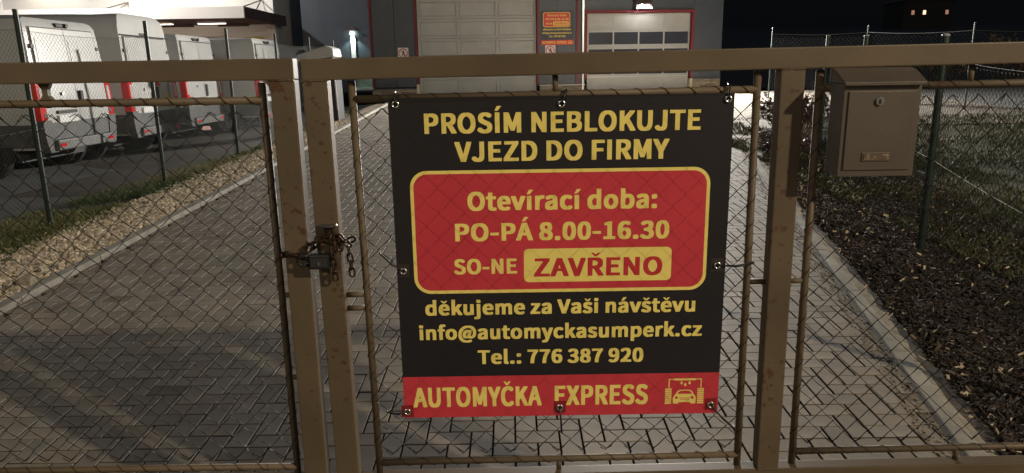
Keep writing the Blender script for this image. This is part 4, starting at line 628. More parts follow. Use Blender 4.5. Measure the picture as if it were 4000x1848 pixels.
text('AUTOMYČKA', -0.322, 0.086, 0.609, 0.066, m_yel, ban, mpb, q, cut=cbd)
text('EXPRESS', 0.128, 0.424, 0.609, 0.066, m_yel, ban, mpb, q, cut=cbd)
wash_logo(0.479, 0.602, 0.604, 0.692, m_yel, ban, mpb, q, cut=cbd)
shape([[(-0.352, 0.711), (0.648, 0.711), (0.648, 1.576), (-0.352, 1.576)], outer] + cb, m_bk, ban, mpb, q, 'black_field')
shape([outer, inner], m_yel, ban, mpb, q, 'panel_border')
shape([inner, field] + crd, m_red, ban, mpb, q, 'red_panel')
shape([field] + cf, m_yel, ban, mpb, q, 'closed_field')
shape([[(-0.352, 0.571), (0.648, 0.571), (0.648, 0.711), (-0.352, 0.711)]] + cbd, m_red, ban, mpb, q, 'red_band')
ties = [((-0.330, 1.558), (-0.332, 1.592), 'top left'), ((0.149, 1.553), (0.163, 1.594), 'top middle'), ((0.630, 1.559), (0.634, 1.600), 'top right'),
        ((-0.332, 1.059), (-0.403, 1.115), 'left edge'), ((0.623, 1.062), (0.736, 1.068), 'right edge'),
        ((-0.342, 0.593), (-0.410, 0.591), 'bottom left'), ((0.144, 0.600), (0.150, 0.508), 'bottom middle'), ((0.625, 0.601), (0.706, 0.515), 'bottom right')]
for (g_, e, where) in ties:
    gx, gzz = g_; e = (e[0], e[1])
    if where not in ('top left', 'top middle', 'top right'):
        rrect(gx - 0.019, gx + 0.019, gzz - 0.019, gzz + 0.022, 0.002, (m_tape if gzz > 0.8 else m_tape_r), ban, mpb, 0.0014, 'eyelet_patch', nx=3, nz=3)
    c = mpb(gx, gzz, 0.0025)
    ring = [(c.x + 0.0085 * math.cos(t * 0.393), c.y - 0.001, c.z + 0.0085 * math.sin(t * 0.393)) for t in range(16)]
    MB().tube(ring, 0.0032, 8, closed=True).build('eyelet', m_pop, ban, smooth=True)
    mb = MB(); p0 = Vector((gx, OB.y + wave(gx, gzz) - 0.004, gzz)); p1 = Vector((e[0], 0.016, e[1]))
    if where.startswith('top'): p1.y = 0.018
    mid = (p0 + p1) / 2 + Vector((0, -0.008, -0.003))
    mb.tube([p0 + Vector((0, 0.02, 0)), p0 + Vector((0.0, -0.002, 0)), mid, p1, p1 + Vector((0, 0.02, 0.0))], 0.0026, 6)
    mb.tube([p0 + Vector((0.001, 0.02, -0.004)), mid + Vector((0.002, 0.004, -0.005)), p1 + Vector((0.002, 0.004, -0.004))], 0.0024, 6)
    org = p0.copy()
    mb.v = [tuple(Vector(p) - org) for p in mb.v]
    o = mb.build('cable_tie', m_black, None, smooth=True, loc=tuple(org))
    tag(o, 'black cable tie through the %s eyelet of the banner' % where, 'cable tie', 'cable ties holding the banner')

# ------------------------------------------------------------------ mailbox
m_box = mat('mailbox_paint', (0.095, 0.076, 0.058), 0.42, 0.25, c2=(0.082, 0.065, 0.05), scale=9, bump=0.08, bscale=220, spec=0.5)
mail = thing('mailbox', 'brown metal mailbox hanging on the right gate panel', 'mailbox', (0.918, -0.003, 1.342))
W_, H_, D_ = 0.213, 0.258, 0.083
MB().bb(0, W_, -D_, 0, 0, H_).build('body', m_box, mail, bevel=0.0025)
mb = MB(); fr = [(0.012, 0.017), (W_ - 0.012, 0.017), (W_ - 0.012, H_ - 0.02), (0.012, H_ - 0.02)]
door = MB().bb(0.0135, W_ - 0.0135, -D_ - 0.004, -D_ + 0.001, 0.019, H_ - 0.022).build('door', m_box, mail, bevel=0.0012)
lk = MB().lathe([(0.0115, -D_ - 0.009), (0.0115, -D_ - 0.0045)], 18, (0.098, 0, 0.209), 'Y').build('lock', m_steel, door)
MB().bb(0.0955, 0.0995, -D_ - 0.011, -D_ - 0.0092, 0.203, 0.215).build('keyhole', m_black, door)
MB().bb(0.062, 0.142, -D_ - 0.0065, -D_ - 0.0042, 0.044, 0.068).build('name_plate', m_box, door, bevel=0.001)
m_plate = mat('name_card', (0.10, 0.07, 0.05), 0.25, c2=(0.35, 0.25, 0.17), scale=55, contrast=(0.5, 0.7))
MB().bb(0.067, 0.137, -D_ - 0.0078, -D_ - 0.0068, 0.048, 0.064).build('name_card', m_plate, door)
# lid: sloping sheet with rounded back corners and a lip at the front
mb = MB()
prof = [(-D_ - 0.012, H_ - 0.006), (-D_ - 0.012, H_ + 0.003), (-D_ * 0.55, H_ + 0.030), (-D_ * 0.2, H_ + 0.040), (0.0, H_ + 0.042), (0.0, H_ + 0.0015), (-D_ - 0.009, H_ + 0.0015)]
mb.add([(x, a, b) for x in (-0.006, W_ + 0.006) for a, b in prof], [tuple(range(7)), tuple(range(13, 6, -1))] + [(i, (i + 1) % 7, 7 + (i + 1) % 7, 7 + i) for i in range(7)])
mb.build('lid', m_box, mail, bevel=0.002)
MB().tube([(-0.004, -D_ - 0.013, H_ - 0.004), (W_ + 0.004, -D_ - 0.013, H_ - 0.004)], 0.003, 8).build('lid_lip', m_box, mail)
MB().bb(0.04, W_ - 0.04, 0.0005, 0.02, 0.18, 0.20).build('mounting_strap', m_steel, mail)

# ------------------------------------------------------------------ green chain-link fences
m_green = mat('green_post', (0.012, 0.026, 0.020), 0.45, c2=(0.008, 0.018, 0.014), scale=12)
m_gwire = mat('green_wire', (0.012, 0.02, 0.016), 0.5, 0.2)
m_pale = mat('tension_wire', (0.05, 0.05, 0.048), 0.5, 0.3)
m_capw = mat('post_cap', (0.3, 0.3, 0.29), 0.5)
def fence(name, label, pts, h_post, h_mesh, r_post, dw, wr, wires, cap=None, wm=None):
    root = thing(name, label, 'fence', (pts[0][0], pts[0][1], gz(*pts[0])))
    O = root.location.copy()
    for (x, y) in pts:
        z = gz(x, y)
        MB().tube([Vector((x, y, z - 0.05)) - O, Vector((x, y, z + h_post)) - O], r_post, 12).build('post', m_green, root, smooth=False)
        if cap: MB().lathe([(r_post * 1.03, 0), (r_post * 1.0, 0.012), (r_post * 0.5, 0.02)], 12, Vector((x, y, z + h_post - 0.01)) - O).build('post_cap', cap, root)
    mb = MB()
    for (a, b) in zip(pts[:-1], pts[1:]):
        a, b = Vector(a), Vector(b); d = b - a; L = d.length; d.normalize(); n = max(2, int(L / (dw / 2))); st = L / n
        rows = int(h_mesh / (dw / 2))
        for i in range(n):
            q = []
            for j in range(rows + 1):
                s_ = st * (i + (i + j) % 2); p = a + d * s_
                sag = 0.05 * math.sin(math.pi * s_ / L) * (j / rows)
                q.append(Vector((p.x - d.y * 0.03, p.y + d.x * 0.03, gz(p.x, p.y) + 0.04 + j * (h_mesh - 0.04) / rows - sag)) - O)
            mb.tube(q, wr, 3, cap=False)
    mb.build('wire_mesh', wm or m_gwire, root)
    for (hz, wm_, rr) in wires:
        for (a, b) in zip(pts[:-1], pts[1:]):
            a, b = Vector(a), Vector(b); q = []
            for k in range(9):
                p = a + (b - a) * k / 8; q.append(Vector((p.x, p.y, gz(p.x, p.y) + hz - 0.05 * math.sin(math.pi * k / 8) * (hz / 2.0))) - O)
            MB().tube(q, rr, 6).build('tension_wire', wm_, root)
    return root
fence('chain_link_fence', 'green chain-link fence with dark posts between the gravel strip and the vans',
      [(-4.72, 2.5), (-4.72, 5.05), (-4.70, 7.5), (-4.70, 10.2), (-4.72, 12.8), (-4.75, 15.4), (-4.8, 18.0)], 2.14, 1.96, 0.024, 0.058, 0.0013, [(1.95, m_gwire, 0.002), (1.0, m_gwire, 0.0015)])
fence('chain_link_fence', 'green chain-link fence with a pale sagging wire behind the mailbox',
      [(2.62, 0.9), (3.37, 3.6), (4.17, 6.5), (4.98, 9.4)], 1.72, 1.55, 0.029, 0.062, 0.0012, [(0.76, mat('rope', (0.3, 0.3, 0.28), 0.6), 0.0014), (1.55, m_gwire, 0.0018)], m_capw)
fence('chain_link_fence', 'far roadside chain-link fence catching the floodlight at right',
      [(7.4, 18.6), (9.4, 17.2), (10.6, 14.7), (12.6, 13.4), (15, 12.4)], 1.95, 1.75, 0.02, 0.11, 0.0028, [(1.78, m_pale, 0.006)], m_capw, m_pale)

# ------------------------------------------------------------------ shrub and dry bushes
def leafy(name, label, loc, rx, ry, h, nst, nl, c1, c2, ls, seed, group=None, bark=(0.06, 0.035, 0.025)):
    rg = np.random.default_rng(seed); root = thing(name, label, 'shrub', loc, group=group); mb = MB(); tips = []
    for k in range(nst):
        a = rg.random() * 6.283; q = math.sqrt(rg.random()); bx, by = 0.35 * rx * q * math.cos(a), 0.35 * ry * q * math.sin(a)
        tx, ty, tz = rx * q * math.cos(a), ry * q * math.sin(a), h * (0.55 + 0.5 * rg.random())
        pts = [Vector((bx, by, -0.03)), Vector((bx * .6 + tx * .4, by * .6 + ty * .4, tz * .5)), Vector((tx, ty, tz))]
        mb.tube(pts, [0.008, 0.006, 0.003], 5); tips += [(pts[1], pts[2])] * 2
        for _ in range(3):
            t = 0.3 + 0.6 * rg.random(); s_ = pts[1].lerp(pts[2], t); e = s_ + Vector((rg.normal() * .09, rg.normal() * .09, 0.05 + 0.10 * rg.random())); mb.tube([s_, e], [0.004, 0.002], 4); tips.append((s_, e))
    mb.build('stem', mat(name + '_bark', bark, 0.85, c2=(bark[0] * 1.8, bark[1] * 1.6, bark[2] * 1.5), scale=30), root)
    idx = rg.integers(0, len(tips), nl); V = []; T = []
    for i in idx:
        a, b = tips[i]; p = a.lerp(b, rg.random() * 1.05) + Vector(rg.normal(0, 0.022, 3)); d = Vector(rg.normal(0, 1, 3)) + Vector((0, 0, 0.6)); d.normalize()
        s_ = d.cross(Vector(rg.normal(0, 1, 3))).normalized(); L = ls * (0.6 + 0.8 * rg.random())
        V += [p, p + d * L * .5 + s_ * L * .28, p + d * L, p + d * L * .5 - s_ * L * .28]
        t = rg.random(); cc = [c1[j] * (1 - t) + c2[j] * t for j in range(3)]; T += [(*cc, 1)] * 4
    F = np.arange(len(V)).reshape(-1, 4)
    o = np_mesh('foliage', [tuple(v) for v in V], F, mat('leaf_tone', (1, 1, 1), 0.55, attr='tone'), T); o.parent = root; o['kind'] = 'stuff'
    return root
leafy('shrub', 'low leafy dark shrub at the bend of the right kerb', (5.0, 10.6, gz(5, 10.6)), 0.75, 0.55, 0.70, 46, 2600, (0.035, 0.022, 0.024), (0.10, 0.055, 0.05), 0.055, 3)
leafy('shrub', 'small pinkish spreading plant at the inner edge of the right kerb', (4.15, 8.6, gz(4.2, 8.6)), 0.35, 0.5, 0.22, 24, 900, (0.06, 0.03, 0.035), (0.11, 0.07, 0.06), 0.045, 5)
dry = [(15.6, 24.2, 1.3, 'leftmost dry bush on the slope beyond the road'), (18.4, 24.6, 1.7, 'second dry bush from the left on the slope beyond the road'), (21.5, 24.0, 1.4, 'third dry bush from the left on the slope beyond the road'), (24.6, 24.9, 1.8, 'dry bush at the right edge on the slope beyond the road')]
for k, (x, y, h, lb) in enumerate(dry):
    leafy('dry_bush', lb, (x, y, gz(x, y) + 0.06), 1.5, 1.0, h, 44, 1500, (0.10, 0.06, 0.03), (0.22, 0.14, 0.07), 0.11, 20 + k, 'dry bushes beyond the road')

# ------------------------------------------------------------------ service cabinet beside the drive
m_lidw = mat('grey_hood', (0.42, 0.41, 0.38), 0.5, c2=(0.36, 0.35, 0.33), scale=6)
m_dark = mat('dark_cabinet', (0.025, 0.027, 0.032), 0.5, c2=(0.035, 0.035, 0.04), scale=5)
cab = thing('service_cabinet', 'black tapering cabinet with a pale slanted hood beside the left kerb', 'cabinet', (-4.42, 15.3, 0.41))
mb = MB(); mb.add([(-.30, -.28, 0), (.33, -.28, 0), (.33, .3, 0), (-.30, .3, 0), (-.40, -.34, 1.32), (.30, -.34, 1.42), (.30, .32, 1.42), (-.40, .32, 1.32)],
                  [(0, 3, 2, 1), (4, 5, 6, 7), (0, 1, 5, 4), (1, 2, 6, 5), (2, 3, 7, 6), (3, 0, 4, 7)]); mb.build('body', m_dark, cab, bevel=0.03)
mb = MB(); mb.add([(-.47, -.40, 1.325), (.34, -.40, 1.425), (.34, .36, 1.425), (-.47, .36, 1.325), (-.46, -.38, 1.47), (.16, -.34, 1.66), (.16, .3, 1.66), (-.46, .34, 1.47), (.32, -.38, 1.60), (.32, .34, 1.60)],
                  [(0, 3, 2, 1), (0, 1, 8, 5, 4), (2, 3, 7, 6, 9), (4, 5, 6, 7), (5, 8, 9, 6), (1, 2, 9, 8), (3, 0, 4, 7)]); mb.build('hood', m_lidw, cab, bevel=0.035); cab.scale = (1.1, 1.1, 1.12)
MB().tube([(.318, -.31, 0.35), (.300, -.36, 1.36)], 0.018, 8).build('edge_strip', m_lidw, cab)

# ------------------------------------------------------------------ vans
m_white = mat('van_white', (0.46, 0.46, 0.45), 0.28, c2=(0.41, 0.41, 0.40), scale=2.5, spec=0.5)
m_grey = mat('van_grey_plastic', (0.085, 0.085, 0.082), 0.6, c2=(0.06, 0.06, 0.06), scale=8)
m_bump = mat('van_bumper', (0.13, 0.13, 0.127), 0.5, c2=(0.09, 0.09, 0.088), scale=8)
m_seam = mat('van_seam', (0.02, 0.02, 0.02), 0.6)
m_tail = mat('tail_lamp_red', (0.60, 0.014, 0.016), 0.15, spec=0.6)
m_tailw = mat('tail_lamp_clear', (0.55, 0.52, 0.52), 0.12, spec=0.7)
m_tyre = mat('tyre', (0.014, 0.014, 0.014), 0.85)
m_rim = mat('rim', (0.32, 0.32, 0.33), 0.4, 0.7)
m_glassd = mat('van_glass', (0.012, 0.014, 0.016), 0.06, spec=0.7)
m_plt = mat('licence_plate', (0.68, 0.68, 0.66), 0.45, c2=(0.45, 0.47, 0.5), scale=38, contrast=(0.62, 0.66))
m_sticker = mat('yellow_sticker', (0.55, 0.38, 0.08), 0.5)
def van(name, label, loc, rz, high, extra):
    root = thing(name, label, 'van', loc, rz, 'white delivery vans parked in a row')
    ZT = [0.44, 0.52, 0.85, 1.15, 1.50, 1.85, 2.10, 2.25, 2.36, 2.43, 2.465]
    HW = [0.93, 0.985, 1.015, 1.02, 1.01, 0.988, 0.975, 0.965, 0.955, 0.92, 0.82]
    if high:
        ZT = [0.44, 0.52, 0.85, 1.15, 1.50, 1.85, 2.15, 2.30, 2.34, 2.50, 2.62, 2.69, 2.72]
        HW = [0.93, 0.985, 1.015, 1.02, 1.01, 0.985, 0.965, 0.95, 0.955, 0.93, 0.88, 0.79, 0.60]
    top = ZT[-1]
    def rx(z): return 0.0 if z < 1.1 else 0.10 * ((z - 1.1) / (top - 1.1)) ** 1.2 + (0.06 * max(0, (z - (top - 0.12)) / 0.12) ** 2)
    hw = lambda z: float(np.interp(z, ZT, HW))
    secs = [(0.0, 1, 1, 9), (0.35, 1, 1.0, 9), (3.5, 1, 1.0, 9), (4.05, .985, .99, 9), (4.55, .9, .97, 2.0), (4.95, .8, .95, 1.45), (5.35, .75, .90, 1.15), (5.55, .7, .80, 0.85)]
    rings = []
    for si, (x, zs, ws, zc) in enumerate(secs):
        rg = []
        pts = [(hw_, z) for hw_, z in zip(HW, ZT)]
        for s_ in (1, -1):
            seq = pts if s_ == 1 else pts[::-1]
            for (h_, z) in seq:
                zz = min(z, zc); hh = h_ * ws if z < zc else h_ * ws * 0.97
                rg.append((x + (rx(z) if si == 0 else (rx(z) * 0.6 if si == 1 else 0)), s_ * hh, zz))
        rings.append(rg)
    mb = MB(); n = len(rings[0]); vs = [p for r_ in rings for p in r_]; fs = []
    for i in range(len(rings) - 1):
        for j in range(n): fs.append((i * n + j, i * n + (j + 1) % n, (i + 1) * n + (j + 1) % n, (i + 1) * n + j))
    k = n // 2
    fs += [(j, j + 1, n - 2 - j, n - 1 - j) for j in range(k - 1)]
    o_ = (len(rings) - 1) * n; fs += [(o_ + j, o_ + j + 1, o_ + n - 2 - j, o_ + n - 1 - j)[::-1] for j in range(k - 1)]
    mb.add(vs, fs)
    body = mb.build('body', m_white, root, smooth=True, bevel=0.0)
    em = body.modifiers.new('edges', 'EDGE_SPLIT'); em.split_angle = R(38)
    ztop = (2.28 if high else 2.31)
    def panel(nm, f0, f1, z0, z1, off, th, m, par, nz=8, ny=3, inset=0.0):
        P = []; mbp = MB()
        for lay in (off, off - th):
            for a in range(nz + 1):
                z = z0 + (z1 - z0) * a / nz; H = hw(z) - inset
                for c in range(ny + 1):
                    f = f0 + (f1 - f0) * c / ny; P.append((rx(z) - lay, f * H, z))
        N = (nz + 1) * (ny + 1); F = []
        for a in range(nz):
            for c in range(ny):
                q = a * (ny + 1) + c; F += [(q, q + 1, q + ny + 2, q + ny + 1), (N + q, N + q + ny + 1, N + q + ny + 2, N + q + 1)]
        rim = [c for c in range(ny + 1)] + [a * (ny + 1) + ny for a in range(1, nz + 1)] + [nz * (ny + 1) + c for c in range(ny - 1, -1, -1)] + [a * (ny + 1) for a in range(nz - 1, 0, -1)]
        for a, b in zip(rim, rim[1:] + rim[:1]): F.append((a, N + a, N + b, b))
        mbp.add(P, F); return mbp.build(nm, m, par, smooth=False)
    # rear doors: two leaves with a dark gap, upper panel pressed in
    panel('door_gap', -0.90, 0.90, 0.60, ztop + 0.02, 0.004, 0.006, m_seam, body)
    for s_ in (1, -1):
        f0, f1 = sorted((s_ * 0.006, s_ * 0.858))
        d = panel('rear_door', f0, f1, 0.62, ztop, 0.022, 0.02, m_white, root)
        f0, f1 = sorted((s_ * 0.06, s_ * 0.80))
        panel('pressed_panel', f0, f1, 1.50, ztop - 0.16, 0.028, 0.008, m_white, d)
        for zz in (0.95, 1.45, 2.0):
            panel('hinge', *sorted((s_ * 0.86, s_ * 0.93)), zz, zz + 0.06, 0.035, 0.03, m_grey, d, nz=1, ny=1)
        # tail lamp: tall, red with a clear middle, wrapping the corner
        tl = panel('tail_lamp', *sorted((s_ * 0.862, s_ * 1.010)), 0.90, 1.74, 0.030, 0.13, m_tail, root, nz=6, ny=1)
        panel('lamp_lens', *sorted((s_ * 0.885, s_ * 0.96)), 1.12, 1.40, 0.036, 0.02, m_tailw, tl, nz=2, ny=1)
        panel('corner_bumper', *sorted((s_ * 0.80, s_ * 1.012)), 0.40, 0.90, 0.045, 0.13, m_grey, root, nz=3, ny=1)
        # side rubbing strip and sill, dark and tall to imitate shade low down
        mbs = MB(); mbs.bb(0.06, 4.9, s_ * 1.0 - 0.01 * s_ if s_ < 0 else 0.99, s_ * 1.035 if s_ > 0 else -0.99, 0.50, 0.84) if s_ > 0 else mbs.bb(0.06, 4.9, -1.035, -0.99, 0.50, 0.84)
        mbs.build('side_strip_shade', m_grey, root, bevel=0.01)
        for wx in (0.98, 4.55):
            MB().lathe([(0.44, 0.93 * s_), (0.44, 1.028 * s_), (0.02, 1.030 * s_)], 22, (wx, 0, 0.40), 'Y').build('wheel_arch', m_seam, root)
            wl = MB().lathe([(0.20, 0.80 * s_), (0.33, 0.80 * s_), (0.345, 0.85 * s_), (0.345, 1.0 * s_), (0.32, 1.04 * s_), (0.21, 1.042 * s_), (0.20, 1.02 * s_)], 24, (wx, 0, 0.34), 'Y', cap=False).build('wheel', m_tyre, root)
            MB().lathe([(0.205, 1.02 * s_), (0.19, 1.036 * s_), (0.08, 1.03 * s_), (0.05, 1.045 * s_)], 20, (wx, 0, 0.34), 'Y').build('rim', m_rim, wl)
        for sx in (1.75, 3.05): MB().add([(sx, s_ * (hw(z) + 0.004), z) for z in (0.86, 1.5, 1.85, 2.1)] + [(sx + 0.014, s_ * (hw(z) + 0.004), z) for z in (2.1, 1.85, 1.5, 0.86)], [(0, 1, 6, 7), (1, 2, 5, 6), (2, 3, 4, 5)]).build('side_seam', m_seam, root)
        # cab door window and mirror
        MB().add([(4.05, s_ * 0.975, 1.95), (3.35, s_ * 0.975, 1.95), (3.35, s_ * 1.012, 1.38), (4.5, s_ * 0.99, 1.38)], [(0, 1, 2, 3)]).build('side_window', m_glassd, root)
        MB().box((4.35, s_ * 1.17, 1.45), (0.09, 0.22, 0.36)).build('mirror', m_grey, root, bevel=0.03)
        MB().box((3.2, s_ * 1.022, 1.12), (0.2, 0.02, 0.04)).build('door_handle', m_grey, root)
    panel('lower_trim', -0.80, 0.80, 0.59, 0.86, 0.030, 0.02, m_grey, root, nz=2, ny=2)
    b = MB().bb(-0.10, 0.05, -0.80, 0.80, 0.42, 0.585).build('bumper', m_bump, root, bevel=0.02)
    MB().bb(-0.108, -0.099, -0.77, -0.62, 0.48, 0.53).build('reflector', m_tail, b); MB().bb(-0.108, -0.099, 0.62, 0.77, 0.48, 0.53).build('reflector', m_tail, b)
    MB().bb(-0.05, 0.0, 0.10, 0.62, 0.93, 0.98).build('plate_lamp_bar', m_seam, root, bevel=0.006, loc=(0.0, 0, 0.06))
    MB().bb(-0.055, -0.024, 0.11, 0.61, 0.85, 0.96).build('licence_plate', m_plt, root)
    MB().bb(-0.055, -0.022, -0.13, -0.05, 1.06, 1.34).build('door_pull', m_seam, root, bevel=0.012)
    MB().lathe([(0.03, 0), (0.03, 0.02)], 12, (-0.042, 0.40, 1.30), 'X').build('badge', m_rim, root)
    bl = MB().bb(rx(top) - 0.10, rx(top) + 0.04, -0.16, 0.16, ztop + 0.03, ztop + 0.10).build('brake_light', m_seam, root, bevel=0.02)
    MB().lathe([(0.035, 0), (0.03, 0.03)], 12, (rx(top) - 0.13, -0.08, ztop + 0.07), 'X').build('camera', m_seam, bl)
    MB().add([(4.10, .78, 2.2), (4.10, -.78, 2.2), (4.97, -.88, 1.42), (4.97, .88, 1.42)], [(0, 1, 2, 3)]).build('windscreen', m_glassd, root, loc=(0.035, 0, 0.03))
    MB().bb(0.5, 5.2, -0.85, 0.85, 0.24, 0.37).build('underbody', m_seam, root)
    if high:
        for s_ in (1, -1): pass
        mbr = MB(); mbr.tube([(rx(2.31) - 0.02, f * hw(2.31), 2.315) for f in (-1.0, -.6, 0, .6, 1.0)], 0.012, 6); mbr.build('roof_seam', m_seam, root)
    if extra:
        panel('sticker', -0.62, -0.36, 0.98, 1.20, 0.031, 0.004, m_sticker, root, nz=1, ny=1)
        MB().add([(-0.036, -0.08, 1.36), (-0.036, -0.26, 1.36), (-0.036, -0.12, 1.55)], [(0, 1, 2)]).build('triangle_mark', m_tail, root)
    return root
VZ = 0.09
van('delivery_van', 'nearest white panel van with a low roof at the left edge', (-7.25, 10.05, VZ), R(180), False, False)
van('delivery_van', 'white high-roof panel van with a yellow sticker on its rear door', (-7.2, 12.6, VZ), R(181), True, True)
van('delivery_van', 'third white panel van, right of the high-roof van', (-7.4, 15.5, VZ), R(180), False, False)
van('delivery_van', 'farthest white panel van, beside the gate stile', (-6.45, 17.7, VZ), R(179), False, False)

# ------------------------------------------------------------------ white hall with canopy
m_hall = mat('hall_white', (0.62, 0.61, 0.58), 0.6, c2=(0.58, 0.57, 0.55), scale=0.7)
m_trim = mat('white_trim', (0.75, 0.74, 0.71), 0.5)
m_soffit = mat('brown_soffit', (0.085, 0.05, 0.045), 0.7, c2=(0.06, 0.036, 0.034), scale=2)
m_lampon = mat('lit_tube', (0.9, 0.88, 0.8), 0.5, emit=(1.0, 0.93, 0.80), estr=7.0)
m_lampoff = mat('lamp_housing', (0.10, 0.07, 0.065), 0.6)
m_ysign = mat('yellow_sign', (0.62, 0.45, 0.10), 0.5)
HY = 28.0
hall = thing('white_hall', 'long white panelled hall with a brown canopy behind the vans', 'building', (-20, HY, 0.0))
def hb(x0, x1, y0, y1, z0, z1, nm, m, par=None, bev=0.0): return MB().bb(x0 + 20, x1 + 20, y0 - HY, y1 - HY, z0, z1).build(nm, m, par or hall, bevel=bev)
seams = [-36.0, -30.7, -25.6, -20.5, -15.3]
xs_ = [-42.0] + seams + [-9.85]
for a, b in zip(xs_[:-1], xs_[1:]):
    for (z0, z1) in ((3.85, 4.95), (4.96, 6.05), (6.06, 7.6)): hb(a + 0.03, b - 0.03, HY, HY + 0.2, z0, z1, 'wall_panel', m_hall)
    hb(a + 0.03, b - 0.03, HY, HY + 0.2, 0.0, 3.84, 'wall_panel', m_hall)
for x in seams: hb(x - 0.09, x + 0.09, HY - 0.05, HY + 0.15, 0.0, 7.6, 'pilaster', m_trim)
hb(-9.84, -9.48, HY - 0.08, HY + 0.25, 0.0, 7.6, 'corner_post', m_trim)
hb(-42, -9.48, HY + 0.26, HY + 14, 0.0, 7.55, 'hall_core', m_hall)
hb(-42.2, -9.4, HY - 0.15, HY + 14.2, 7.62, 7.8, 'roof', m_grey)
CF = 23.3
cano = hb(-24.5, -9.3, CF, HY - 0.06, 3.60, 3.64, 'canopy', m_soffit)
hb(-24.6, -9.0, CF - 0.09, CF - 0.005, 3.52, 3.90, 'fascia', m_trim, cano); hb(-9.29, -9.0, CF, HY - 0.06, 3.52, 3.90, 'fascia', m_soffit, cano)
hb(-24.5, -9.3, CF, HY - 0.06, 3.80, 3.86, 'canopy_roof', m_soffit, cano)
for x in (-15.3, -9.95):
    for dx in (-0.6, 0.5): MB().tube([(x + 20, -0.02, 4.55), (x + dx + 20, -2.4, 3.87)], 0.022, 6).build('tie_rod', m_seam, cano)
for x in (-17.5, -15.3, -13.2, -11.2):
    fx = hb(x - 0.52, x + 0.52, 25.8, 26.0, 3.53, 3.598, 'lamp_fixture', m_trim, cano); hb(x - 0.5, x + 0.5, 25.82, 25.98, 3.517, 3.529, 'lit_tube', m_lampon, fx)
for x in (-15.2, -13.1, -10.9): hb(x - 0.6, x + 0.6, 27.2, 27.35, 3.5, 3.598, 'lamp_fixture', m_lampoff, cano)
fr = hb(-14.0, -11.6, HY - 0.03, HY - 0.004, 0.1, 3.2, 'roller_door', m_trim)
hb(-13.9, -11.7, HY - 0.045, HY - 0.031, 2.95, 3.12, 'door_header', m_hall, fr)
ys = hb(-10.75, -9.95, HY - 0.12, HY - 0.09, 2.72, 3.12, 'sign_board', m_ysign)
def wall_light(x, y, z, power, colr, tilt, label, size=R(120), nm='wall_lamp'):
    t = thing(nm, label, 'lamp', (x, y, z), group='hall wall lamps')
    MB().bb(-0.09, 0.09, -0.16, 0.0, -0.10, 0.06).build('housing', m_lampoff, t, bevel=0.015)
    MB().bb(-0.075, 0.075, -0.15, -0.03, -0.106, -0.1015).build('lens', mat('warm_lens', (1, .9, .7), 0.4, emit=(1.0, 0.80, 0.52), estr=9.0), t)
    ld = bpy.data.lights.new('wall_lamp_light', 'SPOT'); ld.energy = power; ld.color = colr; ld.spot_size = size; ld.spot_blend = 0.7; ld.shadow_soft_size = 0.06
    lo = link(bpy.data.objects.new('wall_lamp_light', ld)); lo.parent = t; lo.location = (0, -0.16, -0.13); lo.rotation_euler = (tilt, 0, 0)
for k, x in enumerate((-22.0, -18.4, -14.9, -12.2)):
    wall_light(x, HY, 6.1, 650, (1.0, 0.86, 0.66), R(12), 'warm hall wall lamp, %s the right corner of the white hall' % ['fourth from', 'third from', 'second from', 'nearest to'][k])

yl = thing('added_fill_lamp', 'added unseen arm lamp that brightens the front of the white hall', 'lamp', (-14.0, HY, 7.2))  # added lamp out of view, brightens the canopy fascia and hall front
MB().tube([(0, 0, 0.3), (0, -3.0, 0.9), (0, -6.2, 0.9)], 0.05, 8).build('arm', m_grey, yl); MB().bb(-0.3, 0.3, -6.5, -6.2, 0.72, 0.95).build('housing', m_lampoff, yl)
MB().bb(-0.27, 0.27, -6.47, -6.23, 0.708, 0.718).build('lens', mat('cool_lens', (1, 1, 1), 0.4, emit=(1.0, 0.97, 0.92), estr=12.0), yl)
ld = bpy.data.lights.new('added_fill_light', 'SPOT'); ld.energy = 5000; ld.color = (1.0, 0.96, 0.90); ld.spot_size = R(165); ld.spot_blend = 0.4; ld.shadow_soft_size = 0.2
lo = link(bpy.data.objects.new('added_fill_light', ld)); lo.parent = yl; lo.location = (0, -6.35, 0.66); lo.rotation_euler = (R(15), 0, 0)
# ------------------------------------------------------------------ car-wash building
m_anth = mat('anthracite_panel', (0.045, 0.055, 0.072), 0.42, c2=(0.038, 0.046, 0.062), scale=1.5, spec=0.5)
m_redtrim = mat('red_trim', (0.15, 0.010, 0.018), 0.5)
m_door = mat('garage_door_grey', (0.40, 0.40, 0.385), 0.5, c2=(0.36, 0.36, 0.35), scale=2.0, bump=0.05, bscale=200)
m_dglass = mat('door_glass', (0.03, 0.033, 0.045), 0.12, spec=0.6)
m_stonec = mat('stone_cladding', (0.30, 0.25, 0.18), 0.9, c2=(0.40, 0.34, 0.26), scale=4, bump=0.7, bscale=25, attr='tone')
m_cream = mat('cream_paint', (0.62, 0.56, 0.42), 0.6)
m_alu = mat('aluminium', (0.5, 0.5, 0.5), 0.3, 0.9)
BA = R(5.0); BZ = 0.845
wash = thing('car_wash_building', 'dark car-wash building with red door trims and two garage doors', 'building', (-4.4, 21.2, BZ), BA)
def wb(u0, u1, d0, d1, z0, z1, nm, m, par=None, bev=0.0): return MB().bb(u0, u1, d0, d1, z0 - BZ, z1 - BZ).build(nm, m, par or wash, bevel=bev)
PT = 1.13   # plinth top
for (a, b) in ((0.10, 0.78), (0.79, 1.42), (5.39, 5.98), (5.99, 6.60), (10.50, 11.47)): wb(a, b, 0, 0.25, PT + 0.03, 5.6, 'wall_panel', m_anth)
